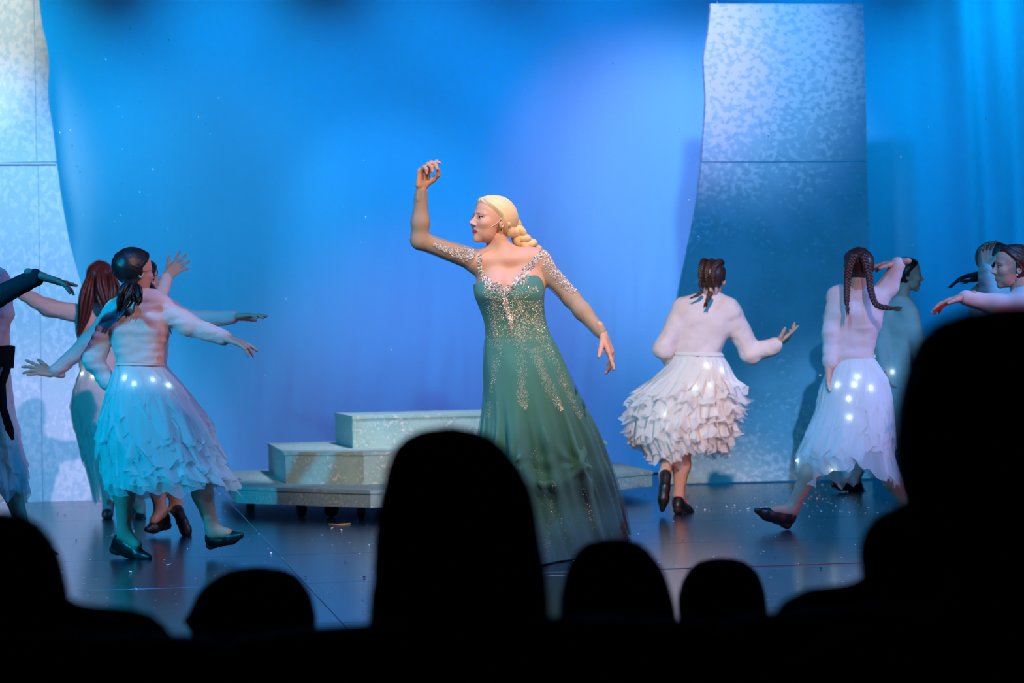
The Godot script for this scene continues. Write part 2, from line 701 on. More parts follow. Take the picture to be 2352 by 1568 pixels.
# ------------------------------------------------------------------ a dancer
# s.j: joints as [px, py, offset in depth]; A is the side at the left of the picture, B at the right
func figure(s: Dictionary) -> Dictionary:
	var d0: float = s.d
	var sc: float = s.get("sc", 1.0)
	var J := {}
	for k in s.j:
		var a: Array = s.j[k]
		J[k] = P(a[0], a[1], d0 + (a[2] if a.size() > 2 else 0.0))
	var yaw := deg_to_rad(s.yaw)
	var fwd: Vector3 = (-cf * cos(yaw) + cr * sin(yaw)).normalized()
	var base := (J.hipA + J.hipB) * 0.5 as Vector3
	base.y = 0.0
	if s.has("at"):
		base = s.at
	var root := thing("person", s.label, "person", base, s.get("group", ""))
	var skin: Color = s.get("skin", Color(0.55, 0.33, 0.25))
	var body := MB.new()
	body.colored = true
	var pel := (J.hipA + J.hipB) * 0.5 as Vector3
	var nk: Vector3 = J.neck
	var wst: Vector3 = J.waist
	var across := (J.shB - J.shA) as Vector3
	var acr := across.normalized()
	var chest := nk.lerp(wst, 0.38) as Vector3
	var torso := []
	var hs: float = sc * s.get("slim", 0.85)
	torso.append(bone(J.hipA, J.hipB, 0.098 * hs, 0.098 * hs, fwd, 0.85))
	var hw: Vector3 = (J.hipB - J.hipA) * 0.30
	torso.append(bone(pel - hw, wst - hw * 0.75, 0.09 * hs, 0.078 * hs, fwd, 0.85))
	torso.append(bone(pel + hw, wst + hw * 0.75, 0.09 * hs, 0.078 * hs, fwd, 0.85))
	torso.append(bone(wst - hw * 0.75, chest - across * 0.20, 0.078 * sc, 0.100 * sc, fwd, 0.85))
	torso.append(bone(wst + hw * 0.75, chest + across * 0.20, 0.078 * sc, 0.100 * sc, fwd, 0.85))
	torso.append(bone(chest - across * 0.20, J.shA.lerp(nk, 0.35), 0.098 * sc, 0.055 * sc, fwd, 0.85))
	torso.append(bone(chest + across * 0.20, J.shB.lerp(nk, 0.35), 0.098 * sc, 0.055 * sc, fwd, 0.85))
	torso.append(bone(nk, J.shA, 0.050 * sc, 0.052 * sc))
	torso.append(bone(nk, J.shB, 0.050 * sc, 0.052 * sc))
	if s.get("bust", 0.0) > 0.0:
		for q in [-1.0, 1.0]:
			var c: Vector3 = chest + fwd * 0.075 * sc + acr * q * 0.062 * sc - (nk - wst).normalized() * 0.02
			torso.append(bone(c, c, 0.062 * sc * s.bust, 0.062 * sc * s.bust))
	if s.get("clavicle", false):
		for q in ["A", "B"]:
			torso.append(bone(nk + fwd * 0.045 - cu * 0.012, J["sh" + q] + fwd * 0.030 + cu * 0.012, 0.016, 0.018))
	var arms := []
	for q in ["A", "B"]:
		if not J.has("el" + q):
			continue
		arms.append(bone(J["sh" + q], J["el" + q], 0.047 * sc, 0.036 * sc))
		arms.append(bone(J["el" + q], J["el" + q].lerp(J["wr" + q], 0.35), 0.036 * sc, 0.036 * sc))
		arms.append(bone(J["el" + q].lerp(J["wr" + q], 0.35), J["wr" + q], 0.036 * sc, 0.024 * sc))
	var legs := []
	for q in ["A", "B"]:
		if not J.has("kn" + q):
			continue
		var hp: Vector3 = J["hip" + q]
		var kn: Vector3 = J["kn" + q]
		var an: Vector3 = J["an" + q]
		legs.append(bone(hp, kn, 0.085 * hs, 0.052 * hs))
		legs.append(bone(kn, kn.lerp(an, 0.35), 0.050 * sc, 0.053 * sc))
		legs.append(bone(kn.lerp(an, 0.35), an, 0.053 * sc, 0.033 * sc))
		legs.append(bone(an, an + (J["to" + q] - an) * 0.5, 0.034 * sc, 0.030 * sc))
	var hc: Vector3 = J.head
	var hf: Vector3 = fwd
	if s.has("hyaw"):
		var hy := deg_to_rad(s.hyaw)
		hf = -cf * cos(hy) + cr * sin(hy) + cu * s.get("hpitch", 0.0)
	var hup: Vector3 = cu + cr * s.get("hroll", 0.0)
	var hb := frame(hf, hup)
	var hh: float = 0.222 * s.get("hsc", sc)
	var neck := [bone(nk - (hc - nk) * 0.1, hc + hb * (Vector3(0, -0.28, -0.12) * hh), 0.050 * sc, 0.048 * sc)]
	blob(body, torso + arms + legs + neck, s.get("cell", 0.017), 0.035, 0.0, skin)
	# hands
	for q in ["A", "B"]:
		if not s.has("hand" + q):
			continue
		var h: Dictionary = s["hand" + q]
		var wr: Vector3 = J["wr" + q]
		var tip := P(h.tip[0], h.tip[1], d0 + h.tip[2])
		var pn: Vector3 = cr * h.n[0] + cu * h.n[1] - cf * h.n[2]
		hand(body, wr, tip - wr, pn, h.thumb, h.get("curl", [0.25, 0.25, 0.3, 0.35, 0.2]), h.get("spread", 0.12), sc, h.get("cell", 0.005), skin)
	# head
	var hair := MB.new()
	var hl: Callable = s.get("hairline", hairline_back)
	var res: Array = s.get("res", [56, 40])
	head(body, hair, hc, hb, hh, res[0], res[1], hl, s.get("thick", 0.05), skin, s.get("lips", skin.lerp(Color(0.5, 0.12, 0.12), 0.5)), s.get("brow", Color(0.05, 0.03, 0.02)), s.get("ridge", 24.0))
	var sm: StandardMaterial3D = mats.skin
	part("body", body, sm, root)
	var hm: Material = mat("hair_" + s.hair[0], s.hair[1], 0.42, 0.0, 0.5)
	part("hair", hair, hm, root)
	if s.get("eyes", false):
		eyes(root, hc, hb, hh, skin)
	# shirt
	if s.has("shirt"):
		var shirt := MB.new()
		var sl := []
		for q in ["A", "B"]:
			if not J.has("el" + q):
				continue
			sl.append(bone(J["sh" + q], J["el" + q], 0.050 * sc, 0.041 * sc))
			sl.append(bone(J["el" + q], J["el" + q].lerp(J["wr" + q], 0.93), 0.040 * sc, 0.029 * sc))
		var top := torso.slice(1)
		blob(shirt, top + sl, 0.012, 0.03, maxf(0.011, s.get("loose", 0.011)), Color.WHITE, 0.45 * s.get("crease", 0.014), s.get("stretch", Vector3(16, 40, 16)))
		var pm: Material = s.shirt
		var keep := MB.new()      # the shirt ends at the waistband
		var cut := s.get("hem", -0.075) as float
		var axis := (nk - wst).normalized()
		var use := PackedInt32Array()
		var k := 0
		while k < shirt.i.size():
			var m := (shirt.v[shirt.i[k]] + shirt.v[shirt.i[k + 1]] + shirt.v[shirt.i[k + 2]]) / 3.0
			var rel := m - wst
			var on_arm := false
			for ab in sl:
				if cap(m, ab[0], ab[1], ab[2], ab[3]) < 0.055:
					on_arm = true
			if rel.dot(axis) > cut or on_arm:
				use.push_back(shirt.i[k])
				use.push_back(shirt.i[k + 1])
				use.push_back(shirt.i[k + 2])
			k += 3
		shirt.i = use
		part("shirt", shirt, pm, root)
	# shoes
	for q in ["A", "B"]:
		if J.has("to" + q) and J.has("an" + q):
			shoe(root, J["an" + q], J["he" + q], J["to" + q], sc)
	return {"root": root, "J": J, "fwd": fwd, "hb": hb, "hh": hh, "hc": hc, "hm": hm, "sc": sc, "d": d0}

func shoe(root: Node, an: Vector3, he: Vector3, to: Vector3, sc: float) -> void:
	var mb := MB.new()
	var ball := he.lerp(to, 0.66)
	var bn := [bone(he.lerp(an, 0.20), he.lerp(ball, 0.55).lerp(an, 0.10), 0.031 * sc, 0.033 * sc),
		bone(he.lerp(ball, 0.45), ball, 0.032 * sc, 0.034 * sc), bone(ball, to.lerp(ball, 0.08), 0.033 * sc, 0.017 * sc),
		bone(he.lerp(an, 0.45), he.lerp(an, 0.62), 0.032 * sc, 0.034 * sc), bone(he.lerp(an, 0.55), ball.lerp(an, 0.25), 0.033 * sc, 0.026 * sc)]
	blob(mb, bn, 0.0075, 0.018, 0.0)
	var o := part("shoe", mb, mats.shoe, root)
	var sb := MB.new()      # the low heel under it
	var dn := (he - an).normalized()
	blob(sb, [bone(he + dn * 0.012 * sc, he.lerp(ball, 0.18) + dn * 0.012 * sc, 0.026 * sc, 0.026 * sc)], 0.0075, 0.01)
	part("heel", sb, mats.sole, o)

func hairline_back(p: Vector3) -> float:        # hair over the crown and the back of the head
	var front := 0.30 - 0.95 * maxf(0.0, 0.27 - p.z)
	if p.z < 0.02:
		front = -0.10 - (0.02 - p.z) * 2.2
	return p.y - maxf(front, -0.42)

func hairline_swept(p: Vector3) -> float:       # drawn back over the ears
	var line := 0.02 + (p.z + 0.02) * 0.70
	if p.z < -0.02:
		line = 0.03 + (p.z + 0.02) * 3.3
	return p.y - maxf(line, -0.42)

func hairline_long(p: Vector3) -> float:
	var front := 0.30 - 0.95 * maxf(0.0, 0.27 - p.z)
	if p.z < 0.02:
		front = -0.5
	return p.y - maxf(front, -0.55)

# ------------------------------------------------------------------ tulle skirts: sides: rows of [left px, y, right px, y, depth offset], from the waistband to the hem
func skirt(f: Dictionary, rows: Array, tiers: Array, m: Material, lining: Material, seed_: int, called := "tulle_skirt", deep := 0.8) -> Dictionary:
	var root: Node3D = f.root
	var cl := []
	var aw := []
	for r in rows:
		var dd: float = f.d + (r[4] if r.size() > 4 else 0.0)
		var a := P(r[0], r[1], dd)
		var b := P(r[2], r[3], dd)
		cl.append((a + b) * 0.5)
		aw.append((b - a) * 0.5)
	var n := rows.size()
	var at := func(th: float, t: float, lift: float) -> Vector3:
		var x := clampf(t, 0.0, 1.0) * (n - 1)
		var i := mini(int(x), n - 2)
		var u := x - i
		u = u * u * (3.0 - 2.0 * u) * 0.5 + u * 0.5
		var c: Vector3 = cl[i].lerp(cl[i + 1], u)
		var w: Vector3 = aw[i].lerp(aw[i + 1], u)
		if t > 1.0:
			c += (cl[n - 1] - cl[n - 2]) * (t - 1.0) * (n - 1)
		var fold := 1.0 + lift
		return c + w * cos(th) * fold + (-cf) * (w.length() * deep) * sin(th) * fold
	var g := RandomNumberGenerator.new()
	g.seed = seed_
	# the skirt itself: a waistband, the lining, and tiers of torn tulle
	var node := Node3D.new()
	node.name = called
	root.add_child(node, true)
	var band := MB.new()
	var pts := PackedVector3Array()
	for j in 5:
		for i in 40:
			pts.push_back(at.call(TAU * i / 40, j * 0.016, 0.035) + Vector3.UP * 0.012)
	sheet(band, pts, 40, 5, null, false, true)
	part("waistband", band, lining, node)
	var li := MB.new()
	pts = PackedVector3Array()
	for j in 14:
		for i in 72:
			var t := j / 13.0 * 0.80
			var th := TAU * i / 72
			pts.push_back(at.call(th, t, -0.10 + 0.05 * t * sin(th * 11 + sin(th * 3) * 2)))
	sheet(li, pts, 72, 14, null, false, true)
	part("skirt_lining", li, lining, node)
	for tr in tiers:      # [start, length, count, width (radians), lift at the end, ruffle]
		var mb := MB.new()
		for q in int(tr[2] * 0.8):
			var th0: float = TAU * (q + g.randf_range(-0.35, 0.35)) / int(tr[2] * 0.8)
			var t0: float = tr[0] + g.randf_range(-0.03, 0.03)
			var ln: float = tr[1] * g.randf_range(0.8, 1.2)
			var wd: float = tr[3] * g.randf_range(1.2, 2.1)
			var lift: float = tr[4] * g.randf_range(0.4, 1.4)
			var ph := g.randf() * TAU
			var waves := g.randf_range(2.2, 4.5)
			var skew := g.randf_range(-0.25, 0.25)
			var nu := 19
			var nv := 9
			var sp := PackedVector3Array()
			for j in nv:
				var v := j / float(nv - 1)
				for i in nu:
					var u := i / float(nu - 1) * 2.0 - 1.0
					var point := 1.0 - 0.34 * pow(absf(u + skew), 1.6) + 0.05 * sin(u * 11 + ph * 3.0)     # each strip runs out to a torn point
					var t := t0 + ln * v * lerpf(1.0, point, v) + 0.012 * sin(u * 17 + ph)* v
					var th := th0 + u * wd * (0.35 + 0.65 * sqrt(v))
					var ruf: float = tr[5] * (0.25 + 0.75 * v) * (sin(u * PI * waves + ph) + 0.5 * sin(u * PI * waves * 2.3 + ph * 2.0 + v * 3.0))
					sp.push_back(at.call(th, t, 0.02 + lift * v * v + ruf))
			sheet(mb, sp, nu, nv)
		part("tulle_tier", mb, m, node, "stuff")
	return {"node": node, "at": at}

func led(node: Node, p: Vector3, r := 0.0045, e := 9.0, lit := true) -> void:
	var mb := MB.new()
	var pts := PackedVector3Array()
	for j in 7:
		for i in 10:
			var th := PI * j / 6.0
			var ph := TAU * i / 10.0
			pts.push_back(p + Vector3(sin(th) * cos(ph), -cos(th), sin(th) * sin(ph)) * r)
	sheet(mb, pts, 10, 7, null, false, true)
	part("led_light", mb, mats.led, node)
	if lit:
		var o := OmniLight3D.new()
		o.name = "led_glow"
		o.light_color = lin(0.75, 1.0, 0.85)
		o.light_energy = 0.0007
		o.light_size = r
		o.shadow_enabled = true
		o.omni_range = 8.0
		node.add_child(o, true)
		o.position = p - origin_of(node)

# ------------------------------------------------------------------ lamps of the theatre
func stage_light(at: Vector3, to: Vector3, c: Vector3, energy: float, angle: float, blend: float, size: float, label: String, group := "") -> void:
	var root := thing("stage_light", label, "stage light", at, group)
	var z := (to - at).normalized()
	var x := z.cross(Vector3.UP).normalized()
	var t := Transform3D(Basis(x, z, x.cross(z)), at)      # y along the beam
	var can := MB.new()
	lathe(can, t, [[0.0, -0.34], [0.09, -0.34], [0.12, -0.30], [0.12, -0.06], [0.14, -0.05], [0.14, 0.0], [0.125, 0.0], [0.12, -0.05]], 20)
	part("housing", can, mats.fixture, root)
	var face := MB.new()
	lathe(face, t, [[0.118, -0.045], [0.10, -0.03], [0.0, -0.022]], 20)
	var gm := mat("glow_%d_%d_%d" % [int(c.x * 100), int(c.y * 100), int(c.z * 100)], lin(0.1, 0.1, 0.1), 0.4)
	gm.emission_enabled = true
	gm.emission = lin(c.x, c.y, c.z)
	gm.emission_energy_multiplier = 2.0
	part("lens_light", face, gm, root)
	var yoke := MB.new()
	for s in [-1.0, 1.0]:
		tube(yoke, PackedVector3Array([t * Vector3(s * 0.13, -0.18, 0), t * Vector3(s * 0.15, -0.18, 0), at + x * s * 0.15 + Vector3(0, 0.12, 0) - z * 0.18, at + Vector3(0, 0.24, 0) - z * 0.18]), PackedFloat32Array([0.012, 0.012, 0.012, 0.012]), 6)
	part("yoke", yoke, mats.fixture, root)
	var l := SpotLight3D.new()
	l.name = "beam"
	l.light_color = lin(c.x, c.y, c.z)
	l.light_energy = energy
	l.spot_angle = angle
	l.spot_angle_attenuation = blend
	l.spot_range = 40.0
	l.spot_attenuation = 2.0
	l.light_size = size
	l.shadow_enabled = true
	root.add_child(l)
	l.position = z * 0.03
	l.basis = Basis(x, x.cross(z) * -1.0, -z) if false else Basis.looking_at(z, Vector3.UP)

func lights() -> void:
	var g1 := "cyclorama lights hung behind the flats"
	for a in [[-0.9, Vector3(0, 0.32, 0.70), 15.5], [0.9, Vector3(0, 0.27, 0.74), 13.5], [2.5, Vector3(0, 0.24, 0.72), 10.5], [4.1, Vector3(0, 0.23, 0.72), 6.5], [5.8, Vector3(0, 0.26, 0.70), 7.5], [7.4, Vector3(0, 0.29, 0.70), 12.0]]:      # over the blue cloth
		stage_light(Vector3(a[0], 5.5, -18.35), Vector3(a[0] + 0.1, 1.7, zcyc), a[1], a[2] * 1.12, 33.0, 1.0, 0.12, "black can light with blue lens hung over the blue cloth", g1)
	var g2 := "lights on the upstage pipe"
	for a in [[3.8, Vector3(4.9, 2.4, zcyc), Vector3(0, 0.28, 1.0), 13.0, 32.0, "deep blue"], [3.5, Vector3(4.45, 2.3, zcyc), Vector3(0.95, 0.45, 0.95), 10.5, 14.0, "lavender"], [4.1, Vector3(4.75, 3.35, zflat), Vector3(0.28, 0.58, 1.0), 17.0, 15.0, "pale violet"],
			[1.9, Vector3(2.35, 1.9, zcyc), Vector3(0.05, 0.42, 1.0), 14.0, 11.0, "bright blue"], [-0.3, Vector3(-0.9, 1.2, zflat), Vector3(0.24, 0.56, 1.0), 42.0, 20.0, "sky blue"], [-0.7, Vector3(-1.05, 3.5, zflat), Vector3(0.9, 1.0, 0.95), 16.0, 12.0, "clear"], [0.2, Vector3(0.8, 2.0, zcyc), Vector3(0.12, 0.52, 0.55), 7.0, 14.0, "teal"],
			[2.5, Vector3(2.1, 0.3, -16.9), Vector3(0.66, 0.74, 1.0), 30.0, 17.0, "pale blue"], [2.9, Vector3(2.5, -0.2, zcyc), Vector3(1.0, 0.10, 0.62), 9.0, 17.0, "magenta"]]:
		stage_light(Vector3(a[0], 5.35, -14.4), a[1], a[2], a[3], a[4], 0.8, 0.10, "black can light with %s lens hung from the pipe above the dancers" % a[5], g2)
	var g3 := "front of house lights"
	stage_light(Vector3(4.6, 6.8, -3.4), P(1210, 690, 11.4), Vector3(1.0, 0.80, 0.66), 74.0, 6.0, 0.9, 0.06, "black front spot with pale lens aimed at the singer's shoulder", g3)
	stage_light(Vector3(-1.2, 6.4, -3.0), P(1160, 620, 11.4), Vector3(1.0, 0.62, 0.38), 66.0, 5.2, 0.9, 0.06, "black front spot with amber lens aimed at the singer's face", g3)
	stage_light(Vector3(0.5, 6.8, -2.5), P(1600, 850, 15.0), Vector3(1.0, 0.80, 0.74), 175.0, 4.2, 1.0, 0.08, "black front light with pink lens aimed at the dancer in cream", g3)
	stage_light(Vector3(3.4, 6.8, -2.5), P(1965, 780, 13.4), Vector3(0.95, 0.60, 0.66), 52.0, 4.2, 1.0, 0.08, "black front light with rose lens aimed at the striding dancer", g3)
	stage_light(Vector3(4.4, 6.8, -2.5), P(320, 720, 12.4), Vector3(1.0, 0.58, 0.50), 56.0, 3.0, 1.0, 0.08, "black front light with pink lens aimed across at the dancer with glasses", g3)
	stage_light(Vector3(2.9, 6.8, -2.5), P(230, 760, 15.5), Vector3(0.9, 0.55, 0.75), 110.0, 3.6, 1.0, 0.08, "black front light with mauve lens aimed at the red-haired dancer", g3)
	stage_light(Vector3(2.3, 6.8, -2.2), Vector3(1.9, 0.40, -15.4), Vector3(1.0, 0.74, 0.60), 150.0, 4.2, 1.0, 0.08, "black front light with straw lens aimed at the stepped platform", g3)
	stage_light(Vector3(6.6, 6.8, -2.5), P(2085, 760, 16.8), Vector3(0.16, 0.48, 1.0), 130.0, 2.8, 1.0, 0.08, "black front light with pale blue lens aimed at the dancer in profile behind the braids", g3)
	stage_light(Vector3(-0.2, 6.8, -2.8), P(1950, 950, 13.4), Vector3(0.06, 0.44, 1.0), 85.0, 3.2, 1.0, 0.08, "black front light with blue lens aimed at the spangled skirt", g3)
	stage_light(Vector3(2.2, 6.8, -3.0), P(2290, 660, 12.8), Vector3(0.05, 0.42, 1.0), 70.0, 3.6, 1.0, 0.08, "black front light with blue lens aimed at the dancer with the earring", g3)
	var g4 := "boom lights in the wings"
	stage_light(Vector3(-4.6, 3.2, -8.5), P(330, 900, 12.6), Vector3(0.0, 0.52, 1.0), 46.0, 26.0, 1.0, 0.10, "black boom light with cyan lens in the wing beside the wide flat", g4)
	stage_light(Vector3(8.6, 3.0, -11.0), Vector3(3.5, 1.2, -13.6), Vector3(0.02, 0.40, 1.0), 26.0, 30.0, 1.0, 0.10, "black boom light with blue lens in the wing by the gathered curtain", g4)
	stage_light(Vector3(2.6, 6.2, -9.6), Vector3(2.0, 0.0, -11.6), Vector3(0.62, 0.66, 1.0), 10.0, 30.0, 1.0, 0.10, "black top light with lavender lens over the singer", g2)
	stage_light(Vector3(8.4, 1.1, -9.0), P(1200, 1000, 12.5), Vector3(1.0, 0.12, 0.20), 9.0, 30.0, 1.0, 0.08, "black boom light with red lens low in the wing by the gathered curtain", g4)
	for x in [0.2, 4.3]:
		stage_light(Vector3(x, 6.2, -10.4), Vector3(x + 0.1, 0.0, -11.6), Vector3(0.0, 0.26, 1.0), 13.0, 38.0, 1.0, 0.10, "black top light with deep blue lens over %s" % ("the dancer with glasses" if x < 2 else "the striding dancer"), "top lights")
	# the pipes they hang from
	var pm := MB.new()
	for a in [[5.78, -18.35], [5.62, -14.4]]:
		var r := thing("lighting_pipe", "black steel lighting pipe %s" % ("over the blue cloth" if a[1] < -16 else "above the dancers"), "pipe", Vector3(2.5, a[0], a[1]))
		var mb := MB.new()
		tube(mb, PackedVector3Array([Vector3(-5, a[0], a[1]), Vector3(2, a[0], a[1]), Vector3(10, a[0], a[1])]), PackedFloat32Array([0.025, 0.025, 0.025]), 10)
		part("pipe", mb, mats.fixture, r)

# ------------------------------------------------------------------ painted surfaces
func paint_texture(seed_: int, w: int, h: int, base: Color, pale: Color, deep: Color, dens: Callable) -> ImageTexture:
	var n := FastNoiseLite.new()
	n.seed = seed_
	n.frequency = 0.068
	n.fractal_octaves = 6
	n.fractal_gain = 0.62
	var n2 := FastNoiseLite.new()
	n2.seed = seed_ + 7
	n2.frequency = 0.011
	n2.fractal_octaves = 4
	var im := Image.create(w, h, false, Image.FORMAT_RGB8)
	for y in h:
		for x in w:
			var a := n.get_noise_2d(x, y)
			var b := n2.get_noise_2d(x, y)
			var t: float = dens.call(x / float(w), y / float(h))
			var c := base.lerp(deep, clampf(0.5 + b * 1.4, 0.0, 1.0))
			var k := smoothstep(-0.05, 0.26, a + b * 0.4 + t)
			c = c.lerp(pale, k * 0.78)
			c = c.lerp(pale, clampf(n.get_noise_2d(x * 2.3 + 300, y * 2.3) * 0.35, 0.0, 0.3))
			im.set_pixel(x, y, Color(c.r, c.g, c.b).linear_to_srgb())
	return ImageTexture.create_from_image(im)

func panel_mat(called: String, tex: Texture2D, rough := 0.75) -> StandardMaterial3D:
	var m := mat(called, Color.WHITE, rough, 0.0, 0.35)
	m.albedo_texture = tex
	return m

# an upright board from an outline of pixels on the plane z; texture laid over the box [x0, x1] x [y0, y1]
func board(par: Node, px: Array, z: float, thick: float, m: Material, x0: float, x1: float, y0: float, y1: float, called := "panel") -> void:
	var pts := PackedVector3Array()
	for p in px:
		pts.push_back(PZ(p[0], p[1], z))
	var mb := MB.new()
	prism(mb, pts, Vector3(0, 0, -thick))
	for q in mb.v.size():
		mb.uv[q] = Vector2((mb.v[q].x - x0) / (x1 - x0), (y1 - mb.v[q].y) / (y1 - y0))
	part(called, mb, m, par)

func lower(px: Array, dx: float, dy: float) -> Array:
	var o := []
	for p in px:
		o.append([p[0] + dx, p[1] + dy])
	return o

func structure() -> void:
	# stage floor: rolls of dark dance vinyl laid side to side, joints taped
	var fl := struct("floor")
	var zs := [-7.25, -8.91, -10.57, -12.23, -13.89, -15.55, -17.21, -18.87, -20.6]
	var xs := [-6.5, -4.61, 0.826, 6.26, 10.5]
	for a in zs.size() - 1:
		for b in xs.size() - 1:
			var mb := MB.new()
			var g := 0.0024
			var c := Vector3((xs[b] + xs[b + 1]) / 2, -0.02, (zs[a] + zs[a + 1]) / 2)
			box(mb, Transform3D(Basis.IDENTITY, c), Vector3(xs[b + 1] - xs[b] - g, 0.04, zs[a] - zs[a + 1] - g), 0.002)
			part("floor_panel", mb, mats.vinyl, fl)
	var sub := MB.new()
	box(sub, Transform3D(Basis.IDENTITY, Vector3(2, -0.55, -13.9)), Vector3(17.5, 1.0, 13.6))
	part("stage_riser", sub, mats.blackbox, fl)
	var tape := MB.new()
	box(tape, Transform3D(Basis(Vector3.UP, 0.0), Vector3(3.3, 0.0015, -10.72)), Vector3(3.6, 0.003, 0.008))
	part("joint_tape", tape, mats.tape, fl)
	var hf := MB.new()
	box(hf, Transform3D(Basis.IDENTITY, Vector3(2, -1.2, -1.5)), Vector3(17.5, 0.2, 12.0))
	part("house_floor", hf, mats.blackbox, fl)
	for a in [["wall_left", Vector3(-7.0, 4, -8.5), Vector3(0.3, 11, 26)], ["wall_right", Vector3(11.0, 4, -8.5), Vector3(0.3, 11, 26)], ["wall_back", Vector3(2, 4, -21.2), Vector3(18.3, 11, 0.3)], ["wall_front", Vector3(2, 4, 4.5), Vector3(18.3, 11, 0.3)], ["ceiling", Vector3(2, 9.4, -8.5), Vector3(18.3, 0.3, 26)]]:
		var mb := MB.new()
		box(mb, Transform3D(Basis.IDENTITY, a[1]), a[2])
		var o := part(a[0], mb, mats.blackbox, self, "structure")
	# the blue cloth: smooth in the middle, gathered in folds at the right
	var cy := thing("backdrop_cloth", "pale backdrop cloth lit blue across the back of the stage", "backdrop", Vector3(2.5, 0, zcyc))
	var mb := MB.new()
	var nu := 420
	var nv := 60
	var pts := PackedVector3Array()
	for j in nv:
		var y := 0.012 + 6.2 * j / (nv - 1.0)
		for i in nu:
			var u := i / (nu - 1.0)
			var x := -3.2 + 12.6 * u
			var fold := smoothstep(6.75, 7.5, x)
			var w := 0.0
			w += 0.022 * noi.get_noise_2d(x * 9, y * 0.8) * smoothstep(3.4, 0.8, y)      # creases hang from the hem upward
			w += 0.022 * noi.get_noise_2d(x * 1.6 + 90, y * 0.3)
			w += fold * (0.13 * sin(x * 9.0 + 0.9 * sin(x * 3.1) + 0.25 * y) + 0.06 * sin(x * 21.0 + y * 0.5))
			w += fold * (x - 6.75) * 0.45      # and comes forward there
			pts.push_back(Vector3(x, y, zcyc + w))
	sheet(mb, pts, nu, nv, null, false)
	part("cloth", mb, mats.cyc, cy)
	var batten := MB.new()
	tube(batten, PackedVector3Array([Vector3(-3.3, 6.22, zcyc), Vector3(3, 6.22, zcyc), Vector3(9.5, 6.22, zcyc)]), PackedFloat32Array([0.03, 0.03, 0.03]), 8)
	part("batten", batten, mats.fixture, cy)
	# black masking leg at the right
	for q in 2:
		var lg := thing("masking_curtain", ["black masking curtain hanging at the gathered end of the cloth", "black masking curtain hanging beside the wide flat"][q], "curtain", Vector3([7.9, -4.9][q], 0, -16.9))
		mb = MB.new()
		pts = PackedVector3Array()
		for j in 14:
			for i in 90:
				var u := i / 89.0
				var x: float = [6.70, -6.2][q] + 2.6 * u
				pts.push_back(Vector3(x, 0.015 + 6.6 * j / 13.0, -17.1 + 0.09 * sin(u * 58 + 0.4 * sin(j * 0.4)) + 0.03 * sin(u * 131)))
		sheet(mb, pts, 90, 14)
		part("cloth", mb, mats.velour, lg)

